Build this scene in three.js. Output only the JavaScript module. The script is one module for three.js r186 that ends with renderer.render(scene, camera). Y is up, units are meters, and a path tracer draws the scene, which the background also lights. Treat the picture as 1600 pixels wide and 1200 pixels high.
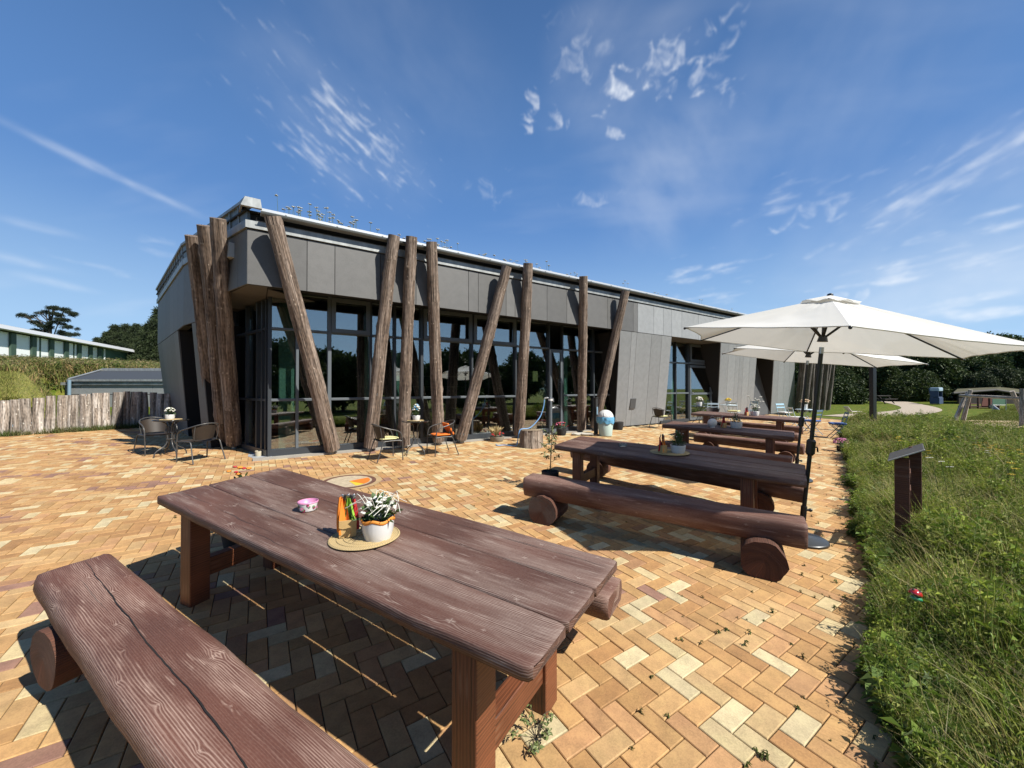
import * as THREE from 'three';
import { mergeGeometries } from 'three/addons/utils/BufferGeometryUtils.js';
import { RoundedBoxGeometry } from 'three/addons/geometries/RoundedBoxGeometry.js';
import { MarchingCubes } from 'three/addons/objects/MarchingCubes.js';
import { ImprovedNoise } from 'three/addons/math/ImprovedNoise.js';

// ------------------------------------------------------------------ camera, sky, sun, exposure
const CY = 1.483;                       // eye height over the building's floor level (y = 0)
const scene = new THREE.Scene();
const camera = new THREE.PerspectiveCamera(90, 4 / 3, 0.05, 900);
camera.position.set(0, CY, 0);
camera.rotation.x = 0.0083;
const renderer = new THREE.WebGLRenderer({ antialias: true });
renderer.setSize(1024, 768);
renderer.toneMapping = THREE.LinearToneMapping;
renderer.toneMappingExposure = 1.65;
renderer.shadowMap.enabled = true;
const SUN_DIR = new THREE.Vector3(0.6016, 0.7193, 0.3473).normalize();
const sun = new THREE.DirectionalLight(new THREE.Color(1.0, 0.955, 0.87), 5);
sun.position.copy(SUN_DIR).multiplyScalar(120);
sun.castShadow = true;
sun.shadow.mapSize.set(4096, 4096);
sun.shadow.radius = 1.1;
Object.assign(sun.shadow.camera, { left: -45, right: 45, top: 45, bottom: -45, near: 1, far: 260 });
scene.add(sun, sun.target);

// ------------------------------------------------------------------ small tools
const perlin = new ImprovedNoise();
const N3 = (x, y, z = 0) => perlin.noise(x + 37.3, y + 11.7, z + 5.1);
const fbm = (x, y, z = 0, o = 4) => { let s = 0, a = 0.5; for (let i = 0; i < o; i++) { s += a * N3(x, y, z + i * 7.7); x *= 2.03; y *= 2.03; a *= 0.5; } return s; };
function rngOf(seed) { let s = seed >>> 0; return () => { s = (s + 0x6d2b79f5) | 0; let t = Math.imul(s ^ (s >>> 15), 1 | s); t = (t + Math.imul(t ^ (t >>> 7), 61 | t)) ^ t; return ((t ^ (t >>> 14)) >>> 0) / 4294967296; }; }
const R = rngOf(20240717);
const rr = (a, b) => a + (b - a) * R();
const clamp = (x, a, b) => Math.min(b, Math.max(a, x)), sst = (a, b, x) => { const t = clamp((x - a) / (b - a), 0, 1); return t * t * (3 - 2 * t); }, mix = (a, b, t) => a + (b - a) * t;
const V = (x, y, z) => new THREE.Vector3(x, y, z);
const W = (x, F, y = 0) => V(x, y, -F);                       // x to the right, F metres forward of the eye
const S = 0.829, C = 0.559, PHI = Math.atan2(C, S);           // the facade runs 56 degrees right of straight ahead
const UN = (x, F) => [x * S + F * C, -x * C + F * S];         // along the facade, and towards it
const XF = (u, n) => [u * S - n * C, u * C + n * S];
const AL = 0.033, NG = 9.6;
const gy = (n) => AL * (Math.min(n, 20) - NG);                // the terrace falls away from the building
const terraceY = (x, F) => gy(UN(x, F)[1]);
const edgeN = (u) => 0.345 + 0.281 * (u - 2.44);               // border of the terrace towards the meadow

// ------------------------------------------------------------------ sky: clear blue with thin cirrus and a few puffs
const SKY_W = 2560, SKY_H = 1280;
{
  const data = new Float32Array(SKY_W * SKY_H * 4);
  // patches: azimuth (deg, right positive), elevation, half width, half height, tilt (deg), kind, strength
  const A = Math.PI / 180;
  const px = (u, v) => { const t = (u - 800) / 600, s = (605 - v) / 600, az = Math.atan(t); return [az, Math.atan(s * Math.cos(az))]; };
  const patches = [];
  const add = (u, v, hw, hh, tilt, kind, k, f = 1) => { k *= kind === 'streak' ? 0.62 : kind === 'wisp' ? 0.8 : kind === 'veil' ? 0.75 : 0.95; const [a, e] = px(u, v); patches.push({ a, e, hw: hw * A, hh: hh * A, c: Math.cos(tilt * A), s: Math.sin(tilt * A), kind, k, f }); };
  add(980, 130, 5.5, 2.8, 14, 'puff', 1.05); add(965, 125, 8, 4.5, 20, 'veil', 0.22); add(1125, 110, 3.8, 5.2, 40, 'puff', 0.7); add(900, 95, 4.5, 4.0, 20, 'puff', 0.4); add(925, 40, 5, 3, 30, 'veil', 0.2); add(835, 165, 2.6, 2.2, 0, 'puff', 1); add(870, 192, 3.4, 1.5, 0, 'puff', 1.0); add(970, 200, 2.6, 1.2, 8, 'puff', 0.8); add(825, 203, 1.8, 1.1, 0, 'puff', 0.9); add(1045, 90, 3.2, 3.4, 30, 'puff', 0.7);
  add(1145, 60, 4.2, 1.6, 42, 'puff', 0.5); add(1050, 270, 6.5, 8.5, 125, 'veil', 0.32); add(555, 205, 7.5, 3.4, -34, 'wisp', 0.8, 1.7); add(490, 240, 6.5, 2.4, -34, 'wisp', 0.75, 1.5); add(540, 215, 10, 5, -34, 'veil', 0.18); add(600, 240, 5, 4, -34, 'puff', 0.32);
  add(165, 268, 8.0, 0.55, -15, 'streak', 0.7); add(760, 300, 5, 2.4, -10, 'puff', 0.3); add(930, 310, 5, 1.9, 0, 'puff', 0.38); add(1250, 310, 5.5, 1.7, 6, 'wisp', 0.6); add(1270, 338, 5.5, 2.0, 10, 'puff', 0.5);
  add(1470, 285, 9, 2.0, 22, 'wisp', 0.7); add(1545, 250, 8, 2.2, 25, 'wisp', 0.55); add(1500, 400, 10, 2.8, 6, 'wisp', 1.15); add(1500, 410, 12, 4, 8, 'veil', 0.3); add(1570, 480, 9, 2.6, 4, 'wisp', 1.0); add(1545, 430, 11, 3.5, 6, 'veil', 0.4); add(1420, 480, 8, 2.2, 5, 'veil', 0.3); add(1480, 300, 13, 4, 22, 'veil', 0.25); add(1340, 425, 3.5, 0.8, 4, 'wisp', 0.7); add(1090, 430, 7, 1.6, 8, 'wisp', 0.85); add(1110, 462, 7, 1.6, 5, 'wisp', 0.85); add(1320, 462, 3.2, 0.9, 0, 'puff', 0.8);
  add(60, 355, 3, 0.5, -3, 'streak', 0.5); add(160, 418, 5, 0.9, -4, 'wisp', 0.5); add(90, 443, 3, 0.5, -8, 'streak', 0.55); add(262, 392, 3, 1.2, 0, 'wisp', 0.5); add(20, 405, 4, 0.6, -5, 'streak', 0.45);  add(620, 60, 14, 7, -40, 'veil', 0.1); add(1300, 180, 14, 9, 60, 'veil', 0.12);
  const zen = [0.028, 0.069, 0.172], mid = [0.08, 0.181, 0.395], hor = [0.285, 0.435, 0.6], white = [0.58, 0.61, 0.65];
  for (let row = 0; row < SKY_H; row++) {
    const up = ((row + 0.5) / SKY_H - 0.5) * Math.PI, el = Math.max(up, 0), y = Math.sin(el);
    for (let col = 0; col < SKY_W; col++) {
      const o = (row * SKY_W + col) * 4, round = ((col + 0.5) / SKY_W - 0.5) * 2 * Math.PI;
      const x = Math.cos(round) * Math.cos(el), z = Math.sin(round) * Math.cos(el), az = Math.atan2(x, -z);
      const k1 = sst(-0.02, 0.42, y), k2 = sst(0.24, 0.95, y), cs = x * SUN_DIR.x + y * SUN_DIR.y + z * SUN_DIR.z, glow = 1 + 0.22 * Math.max(0, cs) ** 4;
      let cloud = 0;
      if (up > -0.02) {
        // thin broken cirrus over the whole sky
        const q = 1 / (y + 0.16), gx = x * q, gz = z * q;
        const hi = fbm(gx * 1.1 + gz * 0.3, gz * 3.4 - gx * 0.6, 3.3, 5);
        cloud = sst(0.05, 0.55, hi) * 0.09 * sst(0, 0.15, y);
        for (const p of patches) {
          let da = az - p.a; if (da > Math.PI) da -= 2 * Math.PI; if (da < -Math.PI) da += 2 * Math.PI;
          da *= Math.cos(el); const de = el - p.e;
          if (Math.abs(da) > p.hw * 2.2 + p.hh * 2 || Math.abs(de) > p.hw * 2.2 + p.hh * 2) continue;
          const a = (da * p.c + de * p.s) / p.hw, b = (-da * p.s + de * p.c) / p.hh, r = Math.sqrt(a * a + b * b);
          if (r > 1.9) continue;
          const fade = 1 - sst(0.25, 1.55, r + 0.5 * fbm(da * 9, de * 9, 1.7, 3)), w = p.hw / A, h = p.hh / A;
          let d; const cut = (fade - 1) * 0.62, wx = 0.02 * N3(da * 30, de * 30, 6), wy = 0.02 * N3(da * 30, de * 30, 16);
          if (p.kind === 'puff') { const q = fbm((da + wx) * 30, (de + wy) * 36, p.a * 9, 6); d = sst(-0.07, 0.34, q + cut + 0.06) * (0.62 + 0.8 * fbm(da * 90, de * 90, 2, 4)); }
          else if (p.kind === 'wisp') d = sst(-0.14, 0.62, fbm((a + wx * 4) * w * 0.26 * p.f, b * h * 0.95 * p.f, p.e * 20, 6) * 1.2 + cut * 0.8 + 0.05) * (0.75 + 0.7 * fbm(a * w * 0.7, b * h * 1.6, 8, 4));
          else if (p.kind === 'streak') d = (0.5 + 0.9 * fbm(a * w * 0.35, b * h * 1.2, p.e * 20, 5)) * fade * fade;
          else d = (0.55 + 0.8 * fbm(a * w * 0.18, b * h * 0.3, p.e * 20, 5)) * fade;
          cloud += Math.max(0, d) * p.k * (1 - cloud);
        }
      }
      cloud = clamp(cloud, 0, 1);
      for (let c = 0; c < 3; c++) data[o + c] = mix(mix(mix(hor[c], mid[c], k1), zen[c], k2) * glow, white[c], cloud * 0.86);
      data[o + 3] = 1;
    }
  }
  const t = new THREE.DataTexture(data, SKY_W, SKY_H, THREE.RGBAFormat, THREE.FloatType);
  t.mapping = THREE.EquirectangularReflectionMapping; t.magFilter = THREE.LinearFilter; t.minFilter = THREE.LinearFilter; t.needsUpdate = true;
  scene.background = t; scene.environment = t;
}

// ------------------------------------------------------------------ naming
const taken = new Map();
function numbered(name) { const k = taken.get(name) ?? 0; taken.set(name, k + 1); return k ? name + '_' + String(k).padStart(3, '0') : name; }
function tag(o, label, category, group, kind) { o.userData.label = label; if (category) o.userData.category = category; if (group) o.userData.group = group; if (kind) o.userData.kind = kind; return o; }
function thing(name, label, category, pos = [0, 0, 0], turn = 0, group) {
  const o = new THREE.Group(); o.name = numbered(name); o.position.set(...pos); o.rotation.y = turn; scene.add(o);
  return tag(o, label, category, group);
}
function copy(o, label, pos, turn = 0, scale = 1) {
  const c = o.clone(); c.name = numbered(o.name.replace(/_\d{3}$/, '')); c.userData = { ...o.userData, label }; c.position.set(...pos); c.rotation.set(0, turn, 0); c.scale.setScalar(scale); scene.add(c); return c;
}
function norm(g) {
  if (!g.attributes.uv) g.setAttribute('uv', new THREE.BufferAttribute(new Float32Array(g.attributes.position.count * 2), 2));
  if (!g.attributes.normal) g.computeVertexNormals();
  const n = g.index ? g.toNonIndexed() : g.clone();
  for (const k of Object.keys(n.attributes)) if (!['position', 'normal', 'uv'].includes(k)) n.deleteAttribute(k);
  return n;
}
const join = (list) => list.length === 1 ? list[0] : mergeGeometries(list.map(norm));
function part(name, geos, mat, parent, kind) {
  const m = new THREE.Mesh(join([].concat(geos)), mat); m.name = parent === scene ? numbered(name) : name; m.castShadow = m.receiveShadow = true; parent.add(m); if (kind) m.userData.kind = kind; return m;
}
// ------------------------------------------------------------------ geometry helpers
const move = (g, x, y, z, ry = 0, rx = 0, rz = 0) => { if (rx) g.rotateX(rx); if (rz) g.rotateZ(rz); if (ry) g.rotateY(ry); g.translate(x, y, z); return g; };
const bx = (sx, sy, sz, x = 0, y = 0, z = 0, ry = 0, rx = 0, rz = 0) => move(boxUV(new THREE.BoxGeometry(sx, sy, sz)), x, y, z, ry, rx, rz);
const rb = (sx, sy, sz, r, x = 0, y = 0, z = 0, ry = 0, rx = 0, rz = 0) => move(boxUV(new RoundedBoxGeometry(sx, sy, sz, 2, r)), x, y, z, ry, rx, rz);
const cyl = (r0, r1, h, x = 0, y = 0, z = 0, seg = 20, ry = 0, rx = 0, rz = 0) => move(new THREE.CylinderGeometry(r1, r0, h, seg), x, y + (rx || rz ? 0 : h / 2), z, ry, rx, rz);
function boxUV(g, ox = 0, oy = 0) {       // uv in metres, the long grain along x (or y for faces that see x)
  const p = g.attributes.position, n = g.attributes.normal, uv = new Float32Array(p.count * 2);
  for (let i = 0; i < p.count; i++) {
    const ax = Math.abs(n.getX(i)), ay = Math.abs(n.getY(i)), az = Math.abs(n.getZ(i));
    if (ay >= ax && ay >= az) { uv[2 * i] = p.getX(i); uv[2 * i + 1] = p.getZ(i); } else if (az >= ax) { uv[2 * i] = p.getX(i); uv[2 * i + 1] = p.getY(i); } else { uv[2 * i] = p.getY(i); uv[2 * i + 1] = p.getZ(i); }
    uv[2 * i] += ox; uv[2 * i + 1] += oy;
  }
  g.setAttribute('uv', new THREE.BufferAttribute(uv, 2)); return g;
}
function tube(pts, r, seg = 24, rad = 8, closed = false, tension = 0.5) {
  const c = new THREE.CatmullRomCurve3(pts.map((p) => p.isVector3 ? p : V(...p)), closed, 'catmullrom', tension);
  return new THREE.TubeGeometry(c, seg, r, rad, closed);
}
function rod(a, b, r, seg = 8, r2 = r) {
  const d = b.clone().sub(a), g = new THREE.CylinderGeometry(r2, r, d.length(), seg);
  g.translate(0, d.length() / 2, 0); g.applyQuaternion(new THREE.Quaternion().setFromUnitVectors(V(0, 1, 0), d.normalize())); g.translate(a.x, a.y, a.z); return g;
}
// a flat slab through four corners (counter-clockwise seen from outside), its outside face on them
function slab(p0, p1, p2, p3, th, inset = 0) {
  const c = [p0, p1, p2, p3].map((p) => p.clone());
  const nrm = c[1].clone().sub(c[0]).cross(c[3].clone().sub(c[0])).normalize();
  if (inset) {
    const q = c.map((p) => p.clone());
    for (let i = 0; i < 4; i++) { const a = q[(i + 1) % 4].clone().sub(q[i]).normalize(), b = q[(i + 3) % 4].clone().sub(q[i]).normalize(); c[i].addScaledVector(a, inset).addScaledVector(b, inset); }
  }
  const b = c.map((p) => p.clone().addScaledVector(nrm, -th)), pos = [], uv = [], e1 = c[1].clone().sub(c[0]).normalize(), e2 = nrm.clone().cross(e1);
  const quad = (a, b2, c2, d) => { for (const v of [a, b2, c2, a, c2, d]) { pos.push(v.x, v.y, v.z); uv.push(v.dot(e1), v.dot(e2)); } };
  quad(...c); quad(b[3], b[2], b[1], b[0]);
  for (let i = 0; i < 4; i++) { const j = (i + 1) % 4; quad(c[i], b[i], b[j], c[j]); }
  const g = new THREE.BufferGeometry();
  g.setAttribute('position', new THREE.Float32BufferAttribute(pos, 3)); g.setAttribute('uv', new THREE.Float32BufferAttribute(uv, 2)); g.computeVertexNormals(); return g;
}
// a rounded log between two points with uneven skin, knots that stand out; uv in metres along the grain
function logGeo(a, b, r0, r1, seed, opt = {}) {
  const { seg = 22, rows = 26, rough = 0.05, knots = 14, knotH = 0.012, caps = true, bend = 0.01 } = opt;
  const d = b.clone().sub(a), L = d.length(), g = new THREE.CylinderGeometry(1, 1, L, seg, rows, !caps), p = g.attributes.position, uv = g.attributes.uv, rnd = rngOf(seed), ks = [];
  for (let i = 0; i < knots; i++) ks.push([rnd() * L, rnd() * Math.PI * 2, 0.6 + 0.6 * rnd()]);
  for (let i = 0; i < p.count; i++) {
    const y = p.getY(i) + L / 2, x0 = p.getX(i), z0 = p.getZ(i), rad = Math.hypot(x0, z0), th = Math.atan2(z0, x0), t = y / L;
    let r = mix(r0, r1, t) * (1 + rough * (N3(Math.cos(th) * 1.4 + seed, y * 0.9, Math.sin(th) * 1.4) + 0.5 * N3(Math.cos(th) * 4 + seed, y * 3, Math.sin(th) * 4)));
    for (const [ky, kt, ks_] of ks) { let dt = Math.abs(th - kt); if (dt > Math.PI) dt = 2 * Math.PI - dt; const q = Math.hypot((y - ky) / 0.06, dt * r0 / 0.05); if (q < 1.6 && rad > 0.5) r += knotH * ks_ * Math.exp(-q * q * 1.5); }
    const bx_ = bend * Math.sin(t * 3.1 + seed), bz_ = bend * Math.cos(t * 4.3 + seed * 2);
    p.setXYZ(i, x0 * r + bx_, p.getY(i), z0 * r + bz_);
    uv.setXY(i, y + seed * 0.37, (rad < 0.5 ? 0 : uv.getX(i)) * 2 * Math.PI * r0 + seed * 0.61);
  }
  g.computeVertexNormals();
  g.translate(0, L / 2, 0); g.applyQuaternion(new THREE.Quaternion().setFromUnitVectors(V(0, 1, 0), d.normalize())); g.translate(a.x, a.y, a.z); return g;
}
// ------------------------------------------------------------------ textures and materials
const srgb = (x) => Math.round(255 * (x <= 0.0031308 ? 12.92 * x : 1.055 * Math.pow(clamp(x, 0, 1), 1 / 2.4) - 0.055));
function texture(w, h, fn, color = true) {        // fn(i, j) -> linear [r, g, b]
  const d = new Uint8Array(w * h * 4);
  for (let j = 0; j < h; j++) for (let i = 0; i < w; i++) { const c = fn(i, j), o = (j * w + i) * 4; for (let k = 0; k < 3; k++) d[o + k] = color ? srgb(c[k]) : clamp(Math.round(c[k] * 255), 0, 255); d[o + 3] = 255; }
  const t = new THREE.DataTexture(d, w, h); t.wrapS = t.wrapT = THREE.RepeatWrapping; t.magFilter = THREE.LinearFilter; t.minFilter = THREE.LinearMipmapLinearFilter; if (color) t.colorSpace = THREE.SRGBColorSpace; t.needsUpdate = true; return t;
}
const scaled = (t, su, sv) => { const c = t.clone(); c.repeat.set(su, sv); c.needsUpdate = true; return c; };
const AB = 0.74;      // base colours below are relative to white paint
const mat = (r, g, b, roughness = 0.7, o = {}) => { const m = new THREE.MeshStandardMaterial({ roughness, ...o }); m.color.setRGB(r * AB, g * AB, b * AB); return m; };
const phys = (r, g, b, o = {}) => { const m = new THREE.MeshPhysicalMaterial(o), k = o.transmission >= 0.9 ? 1 : AB; m.color.setRGB(r * k, g * k, b * k); return m; };
// stained, weathered softwood: flat-sawn rings drawn round knots, pale worn grain, dark stain
function woodField(w, h, LX, LY, seed, ringsPerM, nk = 46) {
  const rnd = rngOf(seed), knots = [];
  for (let i = 0; i < nk; i++) knots.push([rnd() * LX, rnd() * LY, 0.005 + 0.011 * rnd() * rnd() * 1.6, rnd() < 0.5 ? 1 : -1, rnd() * 6]);
  const cracks = []; for (let i = 0; i < 9; i++) cracks.push([rnd() * LX, rnd() * LY, 0.25 + 0.5 * rnd()]);
  return (i, j) => {
    const x = (i + 0.5) / w * LX, y = (j + 0.5) / h * LY;
    let f = y + 0.035 * N3(x * 0.45, y * 2.6, seed) + 0.008 * N3(x * 2.0, y * 11, seed + 3), kn = 0, ring = 0, star = 0;
    for (const [kx, ky, kr, sg, ph] of knots) {
      const dx = Math.abs(x - kx), dy = y - ky;
      if (dx > kr * 15 || Math.abs(dy) > kr * 8) continue;
      const q = (dx / (kr * 5)) ** 2 + (dy / (kr * 2.4)) ** 2;
      if (q < 9) f += sg * kr * 1.6 * Math.exp(-q);
      const q2 = Math.hypot(dx / 1.35, dy) / kr; if (q2 < 1.6) { kn = Math.max(kn, 1 - q2 / 1.6); ring = Math.max(ring, Math.abs(Math.sin(q2 * 9 + ph))); const an = Math.atan2(dy, x - kx); star = Math.max(star, Math.pow(Math.abs(Math.cos(an * 2 + ph)), 9) * (1 - q2 / 1.6)); }
    }
    const sp = ringsPerM * (1 + 0.0 * x), s = 0.5 + 0.5 * Math.sin(f * sp * 2 * Math.PI + 4.6 * N3(x * 0.7, y * 13, seed + 40) + 2.0 * N3(x * 2.4, y * 40, seed + 44)), late = Math.pow(s, 2.4);
    let crack = 0; for (const [cx, cy, cl] of cracks) { const dx = Math.abs(x - cx) / cl; if (dx < 1) { const yy = cy + 0.012 * N3(x * 5, cy * 9, seed) + 0.004 * N3(x * 19, cy, 3); crack = Math.max(crack, (1 - sst(0.0008, 0.0028 * (1 - dx) + 0.0009, Math.abs(y - yy))) * (1 - dx * dx)); } }
    const fib = N3(x * 8, y * 330, seed + 9) + 0.6 * N3(x * 22, y * 700, seed + 12), wear = sst(-0.2, 0.38, fbm(x * 0.8, y * 4.2, seed + 20, 4) + 0.5 * fbm(x * 3, y * 24, seed + 22, 2)), fine = N3(x * 60, y * 480, 4);
    return { late, fib, wear, kn, ring, star, fine, crack, x, y };
  };
}
const stain = (() => {
  const w = 2048, h = 512, f = woodField(w, h, 4.2, 0.8, 5, 118), hm = new Float32Array(w * h);
  const map = texture(w, h, (i, j) => {
    const q = f(i, j), blotch = fbm(q.x * 1.3, q.y * 3, 50, 3), scuff = sst(0.2, 0.36, fbm(q.x * 4, q.y * 34, 77, 4));
    const pale = clamp((0.1 + 0.95 * q.wear) * (0.05 + 0.62 * q.late + 0.45 * Math.max(0, q.fib)) + 0.35 * scuff * (0.4 + q.late) + q.kn * 0.35 * q.ring + 1.1 * q.star + 0.1 * q.fine, 0, 1);
    hm[j * w + i] = 0.52 + 0.26 * (q.late - 0.5) + 0.2 * q.fib - 0.2 * q.kn * (1 - q.ring) + 0.1 * q.fine - 0.5 * q.crack;
    const dk = (1 + 0.6 * blotch - 0.3 * q.kn * (1 - q.ring) - 0.14 * (1 - q.late) + 0.14 * q.fib) * (1 - 0.85 * q.crack);
    return [mix(0.125 * dk, 0.56, pale * 0.8), mix(0.052 * dk, 0.45, pale * 0.8), mix(0.034 * dk, 0.38, pale * 0.8)];
  });
  const bump = texture(w, h, (i, j) => { const v = hm[j * w + i]; return [v, v, v]; }, false);
  for (const t of [map, bump]) t.wrapS = t.wrapT = THREE.MirroredRepeatWrapping;
  return { map, bump };
})();
const woodUV = (t) => scaled(t, 1 / 4.2, 1 / 0.8);
const M = {};
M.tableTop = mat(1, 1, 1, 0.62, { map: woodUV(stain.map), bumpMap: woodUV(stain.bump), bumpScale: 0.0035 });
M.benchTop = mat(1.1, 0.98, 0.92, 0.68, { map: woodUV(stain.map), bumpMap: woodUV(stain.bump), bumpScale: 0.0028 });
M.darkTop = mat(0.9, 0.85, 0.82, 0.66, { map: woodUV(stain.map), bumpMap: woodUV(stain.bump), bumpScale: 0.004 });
// orange-brown glazed timber of the trestles, and the dark bench logs
const glaze = (() => {
  const w = 1024, h = 512, f = woodField(w, h, 2.4, 0.5, 11, 60, 14);
  const t = texture(w, h, (i, j) => { const q = f(i, j), k = (0.75 + 0.4 * q.late + 0.25 * q.fib + 0.5 * fbm(q.x * 2, q.y * 4, 8, 3)) * (1 - 0.7 * q.crack), p = clamp(q.star * 0.6 + 0.25 * sst(0.15, 0.35, fbm(q.x * 3, q.y * 26, 5, 3)), 0, 1); return [mix(0.21 * k, 0.38, p), mix(0.068 * k, 0.22, p), mix(0.028 * k, 0.13, p)]; });
  t.wrapS = t.wrapT = THREE.MirroredRepeatWrapping; return t;
})();
M.trestle = mat(1, 1, 1, 0.5, { map: scaled(glaze, 1 / 2.4, 1 / 0.5), bumpMap: woodUV(stain.bump), bumpScale: 0.002 });
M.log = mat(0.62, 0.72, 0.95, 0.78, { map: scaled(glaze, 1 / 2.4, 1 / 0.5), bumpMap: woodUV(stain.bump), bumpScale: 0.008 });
// peeled round posts: long grey-brown fibres, checks and pale knots
const bark = (() => {
  const w = 2048, h = 512, LX = 5, LY = 0.9, rnd = rngOf(31), kn = [], hm = new Float32Array(w * h);
  for (let i = 0; i < 70; i++) kn.push([rnd() * LX, rnd() * LY, 0.012 + 0.016 * rnd(), rnd()]);
  const map = texture(w, h, (i, j) => {
    const x = (i + 0.5) / w * LX, y = (j + 0.5) / h * LY;
    const wob = y + 0.01 * N3(x * 3, y * 6, 2), fib = fbm(x * 3, wob * 60, 1, 4), strip = fbm(x * 0.8, wob * 14, 6, 4), crack = sst(0.27, 0.4, fbm(x * 1.1, wob * 34, 15, 3));
    let k = 0.74 + 1.05 * fib + 0.75 * strip + 0.35 * N3(x * 14, y * 30, 21), pale = 0, dk = 0;
    for (const [kx, ky, kr, t] of kn) { if (Math.abs(y - ky) > kr || Math.abs(x - kx) > kr * 1.3) continue; const q = Math.hypot((x - kx) / 1.3, y - ky) / kr; if (q < 1) { if (t < 0.62) pale = Math.max(pale, 1 - q); else dk = Math.max(dk, 1 - q); } }
    hm[j * w + i] = 0.5 + 0.6 * fib + 0.25 * strip - 0.6 * crack + 0.3 * pale;
    k *= 1 - 0.65 * crack; k *= 1 - 0.6 * dk;
    const w_ = sst(-0.2, 0.3, strip), r = mix(0.26, 0.37, w_) * k, g = mix(0.195, 0.31, w_) * k, b = mix(0.148, 0.262, w_) * k;
    return [mix(r, 0.66, pale * 0.8), mix(g, 0.58, pale * 0.8), mix(b, 0.48, pale * 0.8)];
  });
  const bump = texture(w, h, (i, j) => { const v = hm[j * w + i]; return [v, v, v]; }, false);
  return { map, bump };
})();
const barkUV = (t) => scaled(t, 1 / 5, 1 / 0.9);
M.post = mat(1.0, 0.93, 0.88, 0.88, { map: barkUV(bark.map), bumpMap: barkUV(bark.bump), bumpScale: 0.02 });
M.postGrey = [0, 1, 2, 3].map((i) => mat(1.95 - 0.2 * i, 2.1 - 0.21 * i, 2.2 - 0.21 * i, 0.94, { map: barkUV(bark.map), bumpMap: barkUV(bark.bump), bumpScale: 0.016 }));
M.postDark = mat(0.62, 0.66, 0.72, 0.92, { map: barkUV(bark.map), bumpMap: barkUV(bark.bump), bumpScale: 0.014 });
M.stump = mat(1.25, 1.25, 1.2, 0.9, { map: barkUV(bark.map), bumpMap: barkUV(bark.bump), bumpScale: 0.02 });
M.cutEnd = mat(0.42, 0.33, 0.22, 0.85);
M.cutEndGrey = mat(0.34, 0.3, 0.25, 0.9);
// fibre-cement panels
const cement = texture(512, 512, (i, j) => { const x = i / 512, y = j / 512, per = (sx, sy, z) => N3(Math.sin(2 * Math.PI * x) * sx, Math.cos(2 * Math.PI * x) * sx + Math.sin(2 * Math.PI * y) * sy, Math.cos(2 * Math.PI * y) * sy + z), k = 0.93 + 0.1 * per(1.5, 1.5, 1) + 0.09 * per(9, 9, 3) + 0.1 * (R() - 0.5); return [k, k, k]; });
const cementUV = scaled(cement, 0.8, 0.8);
M.band = [0, 1, 2, 3].map((i) => { const k = 0.128 + 0.012 * i; return mat(k, k * 0.985, k * 0.95, 0.55, { map: cementUV }); });
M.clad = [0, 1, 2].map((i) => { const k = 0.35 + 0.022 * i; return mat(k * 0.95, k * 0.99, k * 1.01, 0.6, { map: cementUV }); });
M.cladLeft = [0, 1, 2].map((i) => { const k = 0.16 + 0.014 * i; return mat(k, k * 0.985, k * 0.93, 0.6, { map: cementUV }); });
M.greyDoor = mat(0.12, 0.125, 0.13, 0.6, { map: cementUV });
M.backing = mat(0.012, 0.012, 0.013, 0.9);
M.soffit = mat(0.13, 0.12, 0.11, 0.7, { map: cementUV });
const zincMap = texture(512, 512, (i, j) => { const x = i / 64, y = j / 64, k = 0.82 + 0.5 * fbm(x * 1.2, y * 0.7, 4, 4) + 0.25 * fbm(x * 6, y * 1.2, 9, 3); return [k, k, k]; });
M.zinc = mat(0.46, 0.48, 0.47, 0.5, { map: scaled(zincMap, 0.5, 0.5), metalness: 0.35 });
M.zincDark = mat(0.2, 0.215, 0.215, 0.5, { map: scaled(zincMap, 0.5, 0.5), metalness: 0.35 });
M.roofEdge = mat(0.62, 0.65, 0.68, 0.4, { metalness: 0.2 });
M.frame = mat(0.045, 0.052, 0.06, 0.42);
M.frameLight = mat(0.13, 0.15, 0.165, 0.42);
M.glass = phys(0.62, 0.7, 0.68, { roughness: 0, transmission: 1, thickness: 0, ior: 2.9 });
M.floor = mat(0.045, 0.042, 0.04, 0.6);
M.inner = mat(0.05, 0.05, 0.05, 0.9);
M.curtain = mat(0.36, 0.62, 0.5, 0.8);
M.sill = mat(0.5, 0.53, 0.56, 0.5, { metalness: 0.2 });
M.concrete = mat(0.4, 0.37, 0.32, 0.9, { map: cementUV });
M.steel = mat(0.55, 0.56, 0.57, 0.3, { metalness: 0.9 });
M.tube = mat(0.1, 0.098, 0.095, 0.38, { metalness: 0.35 });
M.black = mat(0.014, 0.014, 0.015, 0.38);
M.blackRough = mat(0.02, 0.02, 0.02, 0.75);
const weave = texture(256, 256, (i, j) => { const a = Math.floor(i / 16), b = Math.floor(j / 16), u = (i % 16) / 16, v = (j % 16) / 16, over = (a + b) % 2, s = over ? Math.sin(u * Math.PI) : Math.sin(v * Math.PI), k = 0.35 + 0.9 * s * (0.8 + 0.4 * R()); return [0.04 * k, 0.028 * k, 0.02 * k]; });
M.wicker = mat(1, 1, 1, 0.6, { map: scaled(weave, 4, 4) });
const straw = texture(256, 256, (i, j) => { const u = (i % 16) / 16, v = (j % 12) / 12, k = 0.65 + 0.5 * Math.sin(u * Math.PI) * Math.sin(v * Math.PI) + 0.3 * (R() - 0.5); return [0.62 * k, 0.46 * k, 0.22 * k]; });
M.straw = mat(1, 1, 1, 0.85, { map: scaled(straw, 5, 5) });
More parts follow.
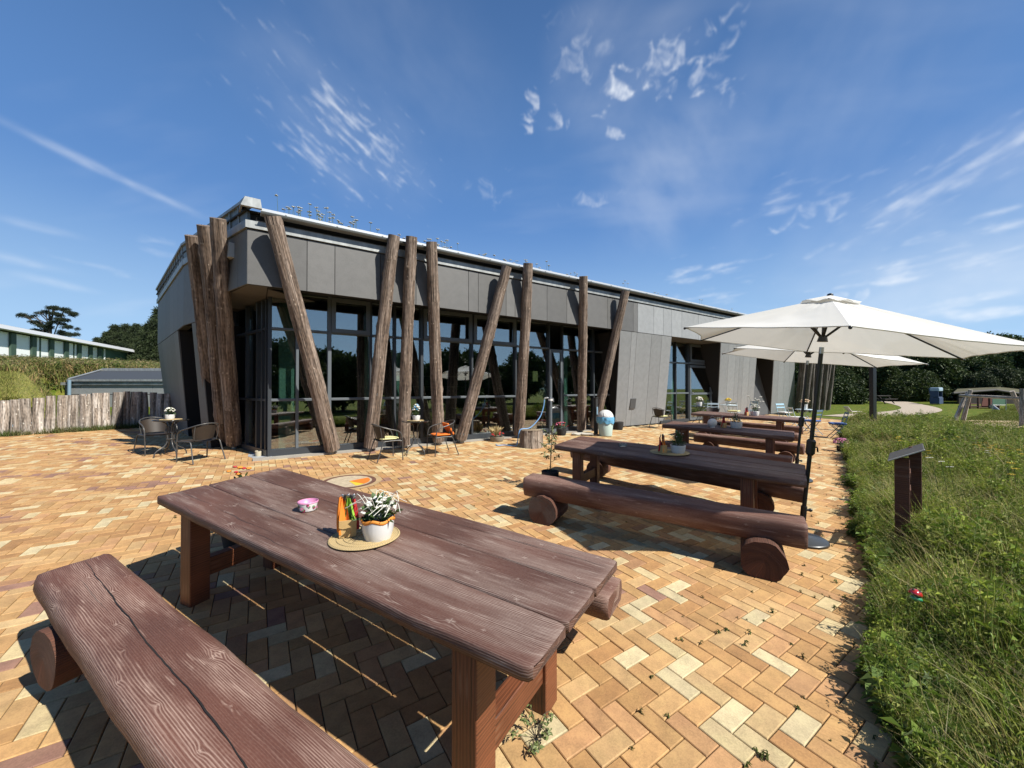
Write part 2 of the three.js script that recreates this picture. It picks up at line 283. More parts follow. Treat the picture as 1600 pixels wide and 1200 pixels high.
const cloth = texture(256, 256, (i, j) => { const k = 0.92 + 0.08 * Math.sin(i * Math.PI / 2) * Math.sin(j * Math.PI / 2) + 0.05 * (R() - 0.5); return [k, k, k]; });
M.canopy = phys(0.95, 0.935, 0.87, { roughness: 0.92, transmission: 0.42, thickness: 0, ior: 1.2, side: THREE.DoubleSide, map: scaled(cloth, 10, 10) });
M.white = mat(0.8, 0.79, 0.76, 0.45);
M.ceramic = phys(0.82, 0.81, 0.78, { roughness: 0.25, clearcoat: 0.5 });
M.soil = mat(0.035, 0.024, 0.016, 0.95);
M.orangeNap = mat(0.85, 0.24, 0.02, 0.85); M.redNap = mat(0.55, 0.02, 0.025, 0.85); M.yellowNap = mat(0.85, 0.68, 0.06, 0.85); M.greenNap = mat(0.32, 0.6, 0.06, 0.85);
M.boxWood = mat(0.62, 0.41, 0.17, 0.6, { map: scaled(cement, 2, 2) });
M.leaf = [mat(0.06, 0.115, 0.025, 0.6, { side: 2 }), mat(0.11, 0.17, 0.035, 0.6, { side: 2 }), mat(0.16, 0.2, 0.06, 0.6, { side: 2 })];
M.petalWhite = mat(0.82, 0.8, 0.7, 0.7, { side: 2 }); M.petalPink = mat(0.62, 0.2, 0.36, 0.7, { side: 2 }); M.petalYellow = mat(0.8, 0.55, 0.03, 0.7, { side: 2 }); M.petalOrange = mat(0.8, 0.28, 0.03, 0.7, { side: 2 }); M.petalBlue = mat(0.08, 0.4, 0.75, 0.7, { side: 2 }); M.petalRed = mat(0.5, 0.03, 0.03, 0.7, { side: 2 });
M.twig = mat(0.1, 0.075, 0.045, 0.85);
M.yellowPad = mat(0.72, 0.68, 0.32, 0.9); M.orangePad = mat(0.82, 0.19, 0.02, 0.9); M.bluePad = mat(0.08, 0.15, 0.38, 0.9); M.redPad = mat(0.55, 0.06, 0.02, 0.9); M.whitePad = mat(0.75, 0.75, 0.72, 0.9);
M.blueDark = mat(0.07, 0.17, 0.23, 0.5); M.blueLight = mat(0.36, 0.6, 0.74, 0.5); M.bluePale = mat(0.62, 0.76, 0.83, 0.5); M.blueGrey = mat(0.22, 0.33, 0.42, 0.5);
// ------------------------------------------------------------------ terrain
const lawnY = (F) => -1.2 + 0.008 * clamp(F, -40, 90);
const hillD = (x, F) => (x + 13.4) * -0.79 + (F - 10.1) * 0.61;
function G(x, F) {
  const [u, n] = UN(x, F), ed = (edgeN(u) - n) * 0.963;
  const lawn = lawnY(F), t = Math.max(sst(0.25, 10, ed), sst(23.5, 32, u));
  let y = mix(gy(Math.max(n, edgeN(u))) - 0.05, lawn, t);
  const d = hillD(x, F);
  if (d > 0.05) {
    const k = sst(0.05, 0.5, d);
    let h = 1.05 + 0.058 * Math.min(d, 90) + 0.2 * N3(x * 0.12, F * 0.12) * Math.min(1, d / 5) - 0.0004 * Math.max(0, d - 90);
    const a = sst(-1.3, -1.2, x / Math.max(F, 1)) * (1 - sst(30.5, 33, F));
    h = mix(h, 0.2, a);
    y = mix(y, h, k);
  }
  y += 0.05 * N3(x * 0.3, F * 0.3) * sst(2, 8, ed);
  return y;
}
const grassTex = texture(512, 512, (i, j) => {
  const x = i / 512, y = j / 512, T = 2 * Math.PI, per = (f, z) => N3(Math.cos(T * x) * f, Math.sin(T * x) * f + Math.cos(T * y) * f, Math.sin(T * y) * f + z);
  const k = 0.85 + 0.35 * per(4, 1) + 0.3 * per(14, 2) + 0.55 * (R() - 0.5), dry = sst(-0.15, 0.35, per(2.6, 7) + 0.3 * per(20, 5));
  return [mix(0.115, 0.19, dry) * k, mix(0.165, 0.19, dry) * k, mix(0.02, 0.036, dry) * k];
});
M.lawn = phys(1, 1, 1, { roughness: 0.95, specularIntensity: 0.15, map: scaled(grassTex, 1 / 7, 1 / 7), bumpMap: scaled(grassTex, 1 / 7, 1 / 7), bumpScale: 0.05 });
{
  const nx = 230, ny = 230, pos = [], uv = [], idx = [], f = (t) => Math.sign(t) * (Math.abs(t) * 26 + Math.pow(Math.abs(t), 5) * 480);
  for (let j = 0; j <= ny; j++) for (let i = 0; i <= nx; i++) { const x = f(i / nx * 2 - 1), F = 14 + f(j / ny * 2 - 1); pos.push(x, G(x, F), -F); uv.push(x, F); }
  for (let j = 0; j < ny; j++) for (let i = 0; i < nx; i++) { const a = j * (nx + 1) + i, b = a + 1, c = a + nx + 1, d = c + 1; idx.push(a, b, d, a, d, c); }
  const g = new THREE.BufferGeometry(); g.setAttribute('position', new THREE.Float32BufferAttribute(pos, 3)); g.setAttribute('uv', new THREE.Float32BufferAttribute(uv, 2)); g.setIndex(idx); g.computeVertexNormals();
  const p = g.attributes.position;   // keep the lawn under the paved terrace
  for (let i = 0; i < p.count; i++) { const [u, n] = UN(p.getX(i), -p.getZ(i)); if (n > edgeN(u) - 0.1 && u < 24 && hillD(p.getX(i), -p.getZ(i)) < 0.1) p.setY(i, p.getY(i) - 0.16); }
  g.computeVertexNormals();
  const m = new THREE.Mesh(g, M.lawn); m.name = numbered('ground'); m.receiveShadow = true; tag(m, 'mown lawn and grassy slopes around the paved terrace', null, null, 'structure'); scene.add(m);
}
// ------------------------------------------------------------------ paved terrace
const terrace = new THREE.Group(); terrace.name = 'terrace'; tag(terrace, 'terrace of ochre clinker pavers laid in herringbone before the grey pavilion', null, null, 'structure'); scene.add(terrace);
const jointTex = texture(256, 256, () => { const k = 0.7 + 0.6 * R(); return [0.12 * k, 0.09 * k, 0.055 * k]; });
{
  const sh = [], P = (u, n) => { const [x, F] = XF(u, n); return V(x, gy(n) - 0.012, -F); };
  const us = []; for (let u = -17; u <= 24; u += 1) us.push(u);
  for (let i = 0; i + 1 < us.length; i++) for (const [a, b] of [[0, NG], [NG, 22]]) {
    const u0 = us[i], u1 = us[i + 1]; if (a === NG && u0 > 1) continue;
    const n0 = a ? a : edgeN(u0) - 0.06, n1 = a ? a : edgeN(u1) - 0.06; 
    const g = new THREE.BufferGeometry(), q = [P(u0, n0), P(u1, n1), P(u1, b), P(u0, b)];
    g.setAttribute('position', new THREE.Float32BufferAttribute([0, 1, 2, 0, 2, 3].flatMap((k) => q[k].toArray()), 3)); g.setAttribute('uv', new THREE.Float32BufferAttribute([0, 1, 2, 0, 2, 3].flatMap((k) => [q[k].x, q[k].z]), 2)); g.computeVertexNormals(); sh.push(g);
  }
  part('bedding_sand', sh, mat(1, 1, 1, 0.95, { map: scaled(jointTex, 2, 2) }), terrace);
}
const BS = 0.1157, BO = [2.62, 1.468], BT = -0.0095;
const brickTex = texture(512, 512, (i, j) => {
  const x = i / 512 * 0.5, y = j / 512 * 0.5; let k = 0.95 + 0.42 * fbm(x * 11, y * 11, 3, 4) + 0.16 * (R() - 0.5) + 0.3 * fbm(x * 90, y * 90, 6, 2); if (R() < 0.012) k *= 0.45;
  return [0.92 * k, 0.92 * k * (0.97 + 0.06 * fbm(x * 8, y * 8, 30, 2)), 0.92 * k];
});
function brickGeo(lx, lz, ou, ov) {
  const c = 0.004, h = 0.045, a = lx / 2, b = lz / 2, T = [[-a + c, 0, -b + c], [-a + c, 0, b - c], [a - c, 0, b - c], [a - c, 0, -b + c]], E = [[-a, -c, -b], [-a, -c, b], [a, -c, b], [a, -c, -b]], B = E.map(([x, , z]) => [x, -h, z]), pos = [], uv = [];
  const quad = (p, q, r, s) => { for (const v of [p, q, r, p, r, s]) { pos.push(...v); uv.push(v[0] + ou, v[2] + v[1] + ov); } };
  quad(...T); for (let i = 0; i < 4; i++) { const j = (i + 1) % 4; quad(T[i], E[i], E[j], T[j]); quad(E[i], B[i], B[j], E[j]); }
  const g = new THREE.BufferGeometry(); g.setAttribute('position', new THREE.Float32BufferAttribute(pos, 3)); g.setAttribute('uv', new THREE.Float32BufferAttribute(uv, 2)); g.computeVertexNormals(); return g;
}
const brickMap = scaled(brickTex, 2, 2);
const PAL = [[0.58, 0.345, 0.14], [0.55, 0.315, 0.12], [0.61, 0.38, 0.165], [0.52, 0.285, 0.105], [0.59, 0.335, 0.13], [0.47, 0.245, 0.09], [0.65, 0.5, 0.26], [0.68, 0.55, 0.31], [0.63, 0.43, 0.2], [0.34, 0.18, 0.12], [0.55, 0.3, 0.13], [0.42, 0.22, 0.1]].map(([r, g, b]) => [r * 1.05, g * 1.1, b * 1.1]);
const T1Q = [[-2.945, 3.172], [0.062, 1.368], [0.61, 2.217], [-2.545, 4.183]], B1Q = [[-3.13, 2.52], [-1.0, 1.05], [-0.35, 1.2], [-2.98, 2.84]];
const inQuad = (q, x, y) => { let s = 0; for (let i = 0; i < 4; i++) { const a = q[i], b = q[(i + 1) % 4], c = (b[0] - a[0]) * (y - a[1]) - (b[1] - a[1]) * (x - a[0]); if (c > 0) s++; } return s === 4 || s === 0; };
{
  const rnd = rngOf(99), list = [], m4 = new THREE.Matrix4();
  const put = (u, n, ang, lift = 0, half = false) => {
    const [x, F] = XF(u, n);
    if (F < -1.2 || Math.abs(x) > F * 1.42 + 2.2) return;
    const s = AL, cu = Math.cos(ang), cn = Math.sin(ang);
    const [ax, aF] = XF(cu, cn), X = V(ax, s * cn, -aF).normalize(), nrm0 = V(0, 1, 0), [nx_, nF_] = XF(0, 1), Nn = V(nx_, s, -nF_), Uu = (() => { const [q, w] = XF(1, 0); return V(q, 0, -w); })();
    const Y = Uu.clone().cross(Nn).normalize(); if (Y.dot(nrm0) < 0) Y.negate();
    Y.x += (rnd() - 0.5) * 0.014; Y.z += (rnd() - 0.5) * 0.014; Y.normalize();
    const Z = X.clone().cross(Y).normalize(), X2 = Y.clone().cross(Z);
    const m = new THREE.Matrix4().makeBasis(X2, Y, Z).setPosition(x, gy(n) + lift + (rnd() - 0.5) * 0.003, -F);
    // colour: ochre mix, cream more common near the house, burnt purple in drifts on the left
    const pu = fbm(x * 0.55, F * 1.5, 4, 3), r = rnd(), left = sst(-1, -4, x);
    let c;
    const cream = mix(0.17, 0.36, sst(5, 10, n)) * mix(1, 0.55, left);
    if (pu > 0.2 && r < 0.7 * left) c = r < 0.4 ? 9 : 11; else if (r < 0.004) c = 9; else if (r < 0.018) c = 11; else if (r < 0.04 + cream) c = 6 + Math.floor(rnd() * 3); else c = [0, 1, 2, 3, 4, 5, 10][Math.floor(rnd() * 7)];
    const q = mix(0.86, 1.1, rnd());
    // size in the picture, and whether a table or bench top hides it
    const sx = x / F, y0 = gy(n);
    let big = F > 0.3 ? (0.231 * 0.11) / (F * F * F) * (CY - y0) * Math.hypot(1, sx) : 0;
    if (F < 0.4 || Math.abs(sx) > 1.36 || (CY - y0) / F > 1.04) big = 0;
    const sees = (Yt, Q) => { const k = (CY - Yt) / (CY - y0); return inQuad(Q, x * k, F * k); };
    if (sees(0.53, T1Q) || sees(0.24, B1Q)) big = 0;
    list.push({ m, c, q, big, half });
  };
  const inside = (u, n) => {
    if (n < edgeN(u) + 0.02 || u > 23.5) return false;
    if (n > NG - 0.1 && u > 0.24 - 0.3145 * (n - NG)) return false;
    const [x, F] = XF(u, n); return hillD(x, F) < 0.06 && u > -17;
  };
  const ct = Math.cos(BT), st = Math.sin(BT), toUN = (a, b) => [BO[0] + BS * (b * ct + a * st), BO[1] + BS * (-a * ct + b * st)];
  for (let a = -170; a < 40; a++) for (let b = -175; b < 190; b++) {
    const k = (((a - b) % 4) + 4) % 4;
    if (k === 0) { const [u, n] = toUN(a + 0.5, b + 1); if (inside(u, n)) put(u, n, BT); }
    else if (k === 1) { const [u, n] = toUN(a + 1, b + 0.5); if (inside(u, n)) put(u, n, BT + Math.PI / 2); }
  }
  const ea = Math.atan(0.281);
  for (let r = 0; r < 2; r++) for (let i = -18; i < 92; i++) { const s = (i + 0.5 * r) * 2 * BS, u = 1 + s * Math.cos(ea) + (r + 0.5) * BS * Math.sin(ea), n = edgeN(1) + s * Math.sin(ea) - (r + 0.5) * BS * Math.cos(ea) + 0.004; if (u < 23.5) put(u, n, ea, 0.002); }
  const order = list.map((b, i) => i).sort((p, q) => list[q].big - list[p].big), near = new Set(order.slice(0, 300));
  const geos = [0, 1, 2, 3, 4, 5].map((i) => brickGeo(2 * BS - 0.0055, BS - 0.0055, i * 0.083, i * 0.137)), mats = PAL.flatMap((c) => [0.92, 1.06].map((k) => mat(c[0] * k, c[1] * k, c[2] * k, 0.82, { map: brickMap, bumpMap: brickMap, bumpScale: 0.0012 })));
  for (const i of order.slice(0, 300)) { const b = list[i], m = new THREE.Mesh(geos[i % 6], mats[b.c * 2 + (b.q > 0.98 ? 1 : 0)]); m.name = 'paver'; m.receiveShadow = m.castShadow = true; m.applyMatrix4(b.m); terrace.add(m); }
  const rest = list.filter((b, i) => !near.has(i)), im = new THREE.InstancedMesh(geos[0], mat(1, 1, 1, 0.82, { map: brickMap }), rest.length), col = new THREE.Color();
  rest.forEach((b, i) => { im.setMatrixAt(i, b.m); const c = PAL[b.c]; im.setColorAt(i, col.setRGB(c[0] * b.q, c[1] * b.q, c[2] * b.q)); });
  im.name = 'paver_field'; im.userData.kind = 'stuff'; im.receiveShadow = true; terrace.add(im);
}
// the round inlay of cut stone before the entrance
{
  const [u, n] = UN(-2.72, 6.42), o = thing('paving_inlay', 'round cream paving inlay with brown ring and orange wedge behind the front table', 'paving inlay', [-2.72, gy(n) + 0.004, -6.42]);
  o.rotation.set(0, PHI, 0); o.rotateX(Math.atan(AL));
  const disc = (r0, r1, y, a0 = 0, a1 = Math.PI * 2) => { const g = new THREE.RingGeometry(r0, r1, 48, 1, a0, a1 - a0); g.rotateX(-Math.PI / 2); g.translate(0, y, 0); return g; };
  part('outer_ring', disc(0.43, 0.52, 0), mat(0.56, 0.4, 0.2, 0.8, { map: brickMap }), o);
  part('brown_ring', disc(0.36, 0.43, 0.001), mat(0.17, 0.075, 0.045, 0.8, { map: brickMap }), o);
  part('cream_disc', disc(0, 0.36, 0.0015), mat(0.6, 0.5, 0.33, 0.8, { map: brickMap }), o);
  part('orange_wedge', disc(0, 0.33, 0.004, -1.0, 0.25), mat(0.75, 0.2, 0.015, 0.7), o);
  part('yellow_wedge', disc(0, 0.33, 0.004, -1.45, -1.02), mat(0.75, 0.55, 0.04, 0.7), o);
}
// gravel path, sand pit strip
function ribbon(name, pts, w, matl, label) {
  const c = new THREE.CatmullRomCurve3(pts.map(([x, F]) => V(x, 0, -F))), n = 60, pos = [], uv = [], idx = [];
  for (let i = 0; i <= n; i++) { const p = c.getPointAt(i / n), t = c.getTangentAt(i / n), s = V(-t.z, 0, t.x); for (const k of [-1, -0.33, 0.33, 1]) { const q = p.clone().addScaledVector(s, k * w / 2); pos.push(q.x, G(q.x, -q.z) + 0.05 - 0.02 * Math.abs(k), q.z); uv.push(q.x, q.z); } }
  for (let i = 0; i < n; i++) for (let k = 0; k < 3; k++) { const a = i * 4 + k; idx.push(a, a + 4, a + 1, a + 1, a + 4, a + 5); }
  const g = new THREE.BufferGeometry(); g.setAttribute('position', new THREE.Float32BufferAttribute(pos, 3)); g.setAttribute('uv', new THREE.Float32BufferAttribute(uv, 2)); g.setIndex(idx); g.computeVertexNormals();
  if (g.attributes.normal.getY(0) < 0) { g.index.array.reverse(); g.computeVertexNormals(); }
  const m = new THREE.Mesh(g, matl); m.name = numbered(name); m.receiveShadow = true; scene.add(m); return tag(m, label, null, null, 'structure');
}
const gravelTex = texture(256, 256, () => { const k = 0.75 + 0.5 * R(); return [0.46 * k, 0.38 * k, 0.29 * k]; });
M.gravel = mat(1, 1, 1, 0.95, { map: scaled(gravelTex, 0.6, 0.6) });
M.sand = mat(1.15, 1.02, 0.82, 0.95, { map: scaled(gravelTex, 0.8, 0.8) });
const onLawn = (u, v) => { const F = (CY + 1.2) / ((v - 605) / 600 + 0.008); return [(u - 800) / 600 * F, F]; };
ribbon('path', [onLawn(1318, 652), onLawn(1360, 648.5), onLawn(1405, 646), onLawn(1434, 642), onLawn(1437, 637.5), onLawn(1415, 631.5), onLawn(1392, 627), onLawn(1372, 624.2)], 3.0, M.gravel, 'pale gravel path curving across the lawn towards the dark trees');
{
  const q = [[1456, 660], [1476, 656.5], [1530, 657.5], [1640, 660], [1640, 672.5], [1560, 668.5], [1500, 664.5]].map(([u, v]) => onLawn(u, v));
  const s = new THREE.Shape(q.map(([x, F]) => new THREE.Vector2(x, F))), g = new THREE.ShapeGeometry(s), p = g.attributes.position;
  for (let i = 0; i < p.count; i++) { const x = p.getX(i), F = p.getY(i); p.setXYZ(i, x, G(x, F) + 0.06, -F); }
  g.computeVertexNormals(); if (g.attributes.normal.getY(0) < 0) { g.index.array.reverse(); g.computeVertexNormals(); }
  const m = new THREE.Mesh(g, M.sand); m.name = 'sand_pit'; m.receiveShadow = true; tag(m, 'strip of pale sand under the timber swing', null, null, 'structure'); scene.add(m);
}
// ------------------------------------------------------------------ the pavilion
const L = (u, n, y) => V(u, y, -n);                        // facade frame
const pav = thing('pavilion', 'single-storey grey pavilion with glass front, leaning walls and planted flat roof', 'building', [0, 0, 0], PHI);
const fSlab = (u0, u1, n0, y0, u2, u3, n1, y1, th = 0.03, inset = 0.006) => slab(L(u0, n0, y0), L(u1, n0, y0), L(u3, n1, y1), L(u2, n1, y1), th, inset);
const hexa = (f, b) => join([slab(f[0], f[1], f[2], f[3], 0.004), slab(b[1], b[0], b[3], b[2], 0.004), slab(b[0], f[0], f[3], b[3], 0.004), slab(f[1], b[1], b[2], f[2], 0.004), slab(f[3], f[2], b[2], b[3], 0.004), slab(b[0], b[1], f[1], f[0], 0.004)]);
const NB = 8.6, YB = 3.39, YT = 4.42;
const joints = [-0.1, 0.88, 1.39, 2.31, 2.56, 3.12, 3.62, 4.48, 4.76, 5.61, 5.9, 6.44, 7.02, 7.78, 8.28, 9.55, 9.77, 10.83, 11.07, 11.96, 12.53, 13.04, 13.7, 14.85, 15.96, 16.9, 17.8, 18.7, 19.9, 20.8, 21.7, 22.9, 24.1];
for (let i = 0; i + 1 < joints.length; i++) part('cladding_panel', fSlab(joints[i], joints[i + 1], NB, YB, joints[i], joints[i + 1], NB, YT), i > 17 ? M.clad[i % 2] : M.band[(i * 7) % 4], pav);
// left side: two runs bending away
const CL = [-0.1, NB], D1 = [-0.344, 0.939], O1 = [-0.939, -0.344], D2 = [-0.225, 0.974], O2 = [-0.974, -0.225];
const KL = [CL[0] + 3.78 * D1[0], CL[1] + 3.78 * D1[1]], EL = [KL[0] + 6.2 * D2[0], KL[1] + 6.2 * D2[1]];
const A1 = (s, off, y) => L(CL[0] + s * D1[0] + off * O1[0], CL[1] + s * D1[1] + off * O1[1], y), A2 = (s, off, y) => L(KL[0] + s * D2[0] + off * O2[0], KL[1] + s * D2[1] + off * O2[1], y);
const sideSlab = (Af, s0, s1, o0, y0, t0, t1, o1, y1, th = 0.03, inset = 0.004) => slab(Af(s1, o0, y0), Af(s0, o0, y0), Af(t0, o1, y1), Af(t1, o1, y1), th, inset);
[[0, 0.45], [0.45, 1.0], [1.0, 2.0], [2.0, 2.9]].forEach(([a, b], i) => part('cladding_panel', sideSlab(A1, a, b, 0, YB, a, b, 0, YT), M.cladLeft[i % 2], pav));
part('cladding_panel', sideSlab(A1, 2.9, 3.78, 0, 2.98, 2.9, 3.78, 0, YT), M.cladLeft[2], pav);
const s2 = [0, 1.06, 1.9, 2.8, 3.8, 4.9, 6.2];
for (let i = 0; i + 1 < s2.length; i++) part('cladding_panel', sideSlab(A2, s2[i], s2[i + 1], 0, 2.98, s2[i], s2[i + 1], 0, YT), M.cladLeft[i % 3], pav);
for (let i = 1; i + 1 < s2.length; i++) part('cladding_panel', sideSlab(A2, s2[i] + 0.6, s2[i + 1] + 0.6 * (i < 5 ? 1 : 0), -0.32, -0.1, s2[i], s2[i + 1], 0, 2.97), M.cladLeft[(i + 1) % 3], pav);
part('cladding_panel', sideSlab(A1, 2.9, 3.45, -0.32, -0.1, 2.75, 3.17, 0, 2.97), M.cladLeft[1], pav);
// leaning wall panels of the front
const walls = [[[10.16, 10.75, 11.03, 11.85, 12.45, 13.04], [11.03, 11.62, 11.9, 12.78, 13.43, 14.02]], [[16.57, 17.25, 17.9, 18.25, 18.6, 19.2, 19.87], [18.15, 18.85, 19.5, 19.9, 20.3, 20.95, 21.6]], [[21.7, 22.3, 22.9, 23.5, 24.1], [23.7, 24.4, 25.2, 26, 26.9]]];
for (const [top, bot] of walls) for (let i = 0; i + 1 < top.length; i++) part('cladding_panel', fSlab(bot[i], bot[i + 1], NG, 0.02, top[i], top[i + 1], NB, YB - 0.008), M.clad[(i * 5) % 3], pav);
part('cladding_panel', fSlab(19.9, 21.68, NB + 0.13, 2.95, 19.87, 21.7, NB, YB - 0.008), M.clad[1], pav);
part('vent_plate', slab(L(11.6, 9.375, 0.68), L(11.9, 9.375, 0.68), L(11.84, 9.272, 1.06), L(11.54, 9.272, 1.06), 0.02), mat(0.1, 0.105, 0.11, 0.5), pav);
{ // structure behind the panels
  const w = [], q = 0.036;
  w.push(fSlab(-0.08, 24.1, NB + q, YB + 0.002, -0.08, 24.1, NB + q, YT + 0.3, 0.16, 0));
  w.push(sideSlab(A1, 0.02, 3.78, -q, YB + 0.002, 0.02, 3.78, -q, YT + 0.3, 0.16, 0), sideSlab(A2, 0, 6.2, -q, 2.985, 0, 6.2, -q, YT + 0.3, 0.16, 0));
  for (const [top, bot] of walls) { const a = top[0], b = top[top.length - 1], c = bot[0], d = bot[bot.length - 1]; w.push(hexa([L(c, NG + q + 0.01, -0.03), L(d, NG + q + 0.01, -0.03), L(b, NB + q, YB - 0.006), L(a, NB + q, YB - 0.006)], [L(c, NG + 0.3, -0.03), L(d, NG + 0.3, -0.03), L(b, NG + 0.3, YB - 0.006), L(a, NG + 0.3, YB - 0.006)])); }
  w.push(hexa([A2(6.2, -0.32 - q, -0.5), A2(1.66, -0.32 - q, -0.5), A2(1.06, -q, 2.97), A2(6.2, -q, 2.97)], [A2(6.2, -1.1, -0.5), A2(1.66, -1.1, -0.5), A2(1.06, -1.1, 2.97), A2(6.2, -1.1, 2.97)]));
  w.push(hexa([A1(3.45, -0.32 - q, -0.5), A1(2.9, -0.32 - q, -0.5), A1(2.75, -q, 2.97), A1(3.17, -q, 2.97)], [A1(3.45, -1.1, -0.5), A1(2.9, -1.1, -0.5), A1(2.75, -1.1, 2.97), A1(3.17, -1.1, 2.97)]));
  w.push(sideSlab(A2, 0, 1.8, -0.9, -0.5, 0, 1.8, -0.9, 2.98, 0.1, 0), sideSlab(A1, 3.3, 3.9, -0.9, -0.5, 3.3, 3.9, -0.9, 2.98, 0.1, 0));
  w.push(slab(L(26.9, NG + 0.3, -0.5), L(26.9, 17.7, -0.5), L(24.1, 17.7, YT + 0.3), L(24.1, NG, YT + 0.3), 0.1));                 // far end
  w.push(slab(L(27, 17.6, -0.5), L(EL[0] + 0.35, 18.1, -0.5), L(EL[0] + 0.2, 18.1, YT + 0.3), L(24.1, 17.6, YT + 0.3), 0.1));   // back
  part('wall', w, M.backing, pav);
  // soffit under the overhang
  const sf = [slab(L(-0.08, NB + 0.04, YB), L(-0.6, NG + 0.7, YB), L(0.22, NG + 0.7, YB), L(0.22, NB + 0.04, YB), 0.02), slab(A1(0.02, -0.04, YB), A1(2.8, -0.04, YB), A1(2.8, -1.7, YB), A1(0.6, -1.7, YB), 0.02).translate(0, 0.004, 0), slab(L(13, NB + 0.04, YB), L(13, NG + 0.7, YB), L(16.6, NG + 0.7, YB), L(16.6, NB + 0.04, YB), 0.02)];
  for (const g of sf) part('soffit', g, M.soffit, pav); part('soffit_recess', [slab(L(0.2, NB + 0.2, 3.6), L(0.2, NG + 0.2, 3.6), L(11.2, NG + 0.2, 3.6), L(11.2, NB + 0.2, 3.6), 0.02), slab(L(0.215, NG + 0.2, YB), L(0.215, NB + 0.1, YB), L(0.215, NB + 0.1, 3.6), L(0.215, NG + 0.2, 3.6), 0.02)], M.backing, pav);
  // roof: deck, flashing, gutter, bright edge, fascia on the left
  const deck = (y0, y1, o) => { const pts = [[CL[0] - 0.05, NB - o], [24.15, NB - o], [24.15, 17.7], [EL[0] - 0.05, EL[1]], [KL[0] - o, KL[1]]], s = new THREE.Shape(pts.map(([u, n]) => new THREE.Vector2(u, n))), g = new THREE.ExtrudeGeometry(s, { depth: y1 - y0, bevelEnabled: false }); g.rotateX(-Math.PI / 2); g.translate(0, y0, 0); return g; };
  const roof = part('roof', deck(YT + 0.31, 4.76, 0.02), M.blackRough, pav);
  part('flashing', [fSlab(-0.13, 24.2, NB - 0.035, YT + 0.012, -0.13, 24.2, NB - 0.035, 4.575, 0.05, 0)], M.zinc, pav);
  part('flashing', [sideSlab(A1, -0.02, 3.8, 0.035, YT + 0.012, -0.02, 3.8, 0.035, 4.575, 0.05, 0), sideSlab(A2, -0.02, 6.25, 0.035, YT + 0.012, -0.02, 6.25, 0.035, 4.575, 0.05, 0)], M.zinc, pav);
  const gut = new THREE.CylinderGeometry(0.075, 0.075, 24.0, 16, 1, true, Math.PI, Math.PI); gut.rotateZ(Math.PI / 2); gut.computeVertexNormals(); gut.translate(12.1, 4.72, -(NB - 0.14));
  const gm = M.zincDark.clone(); gm.side = 2; const gutter = part('gutter', gut, gm, pav);
  for (let u = 0.5; u < 24; u += 0.9) part('bracket', bx(0.03, 0.012, 0.2, u, 4.732, -(NB - 0.12)), M.zinc, gutter);
  part('roof_edge', bx(24.0, 0.075, 0.1, 12.1, 4.785, -(NB - 0.03)), M.roofEdge, pav);
  part('fascia', [sideSlab(A1, 0, 3.8, 0.0, 4.578, 0, 3.8, 0.02, 4.9, 0.05, 0), sideSlab(A2, 0, 6.25, 0.0, 4.578, 0, 6.25, 0.02, 4.9, 0.05, 0)], M.zincDark, pav);
  for (let s = 0.35; s < 3.7; s += 0.42) part('seam', sideSlab(A1, s, s + 0.02, 0.02, 4.58, s, s + 0.02, 0.045, 4.9, 0.03, 0), M.zinc, pav); for (let s = 0.1; s < 6.2; s += 0.42) part('seam', sideSlab(A2, s, s + 0.02, 0.02, 4.58, s, s + 0.02, 0.045, 4.9, 0.03, 0), M.zinc, pav);
  part('coping', [sideSlab(A1, -0.05, 3.82, 0.06, 4.9, -0.05, 3.82, 0.06, 4.955, 0.2, 0), sideSlab(A2, -0.02, 6.27, 0.06, 4.9, -0.02, 6.27, 0.06, 4.955, 0.2, 0)], M.zinc, pav);
  part('corner_cap', [slab(L(-0.2, NB - 0.2, 4.76), L(0.12, NB - 0.2, 4.76), L(0.1, NB - 0.06, 4.985), L(-0.14, NB - 0.06, 4.985), 0.03), slab(A1(0.25, 0.06, 4.76), L(-0.2, NB - 0.2, 4.76), L(-0.14, NB - 0.06, 4.985), A1(0.25, 0.04, 4.985), 0.03)], M.zinc, pav);
  part('wall_box', sideSlab(A1, 0.62, 0.86, 0.09, 4.0, 0.62, 0.86, 0.09, 4.28, 0.09, 0), mat(0.5, 0.51, 0.5, 0.6), pav);
}
// ---- glazing of the front
const pane = (u0, u1, y0, y1, parent = pav, n = NG + 0.03) => part('pane', bx(u1 - u0, y1 - y0, 0.012, (u0 + u1) / 2, (y0 + y1) / 2, -n), M.glass, parent);
const mull = (u, y0, y1, w = 0.055, m = M.frame, n = NG) => part('mullion', rb(w, y1 - y0, 0.11, 0.006, u, (y0 + y1) / 2, -n), m, pav);
const rail = (u0, u1, y, h = 0.05, m = M.frameLight, n = NG - 0.005) => part('rail', rb(u1 - u0, h, 0.11, 0.006, (u0 + u1) / 2, y, -n), m, pav);
const sash = (u0, u1, y0, y1, w = 0.075, d = 0.05, m = M.frame, parent = pav) => part('sash_frame', [bx(u1 - u0, w, d, (u0 + u1) / 2, y0 + w / 2, -(NG - 0.075)), bx(u1 - u0, w, d, (u0 + u1) / 2, y1 - w / 2, -(NG - 0.075)), bx(w, y1 - y0 - 2 * w, d, u0 + w / 2, (y0 + y1) / 2, -(NG - 0.075)), bx(w, y1 - y0 - 2 * w, d, u1 - w / 2, (y0 + y1) / 2, -(NG - 0.075))], m, parent);
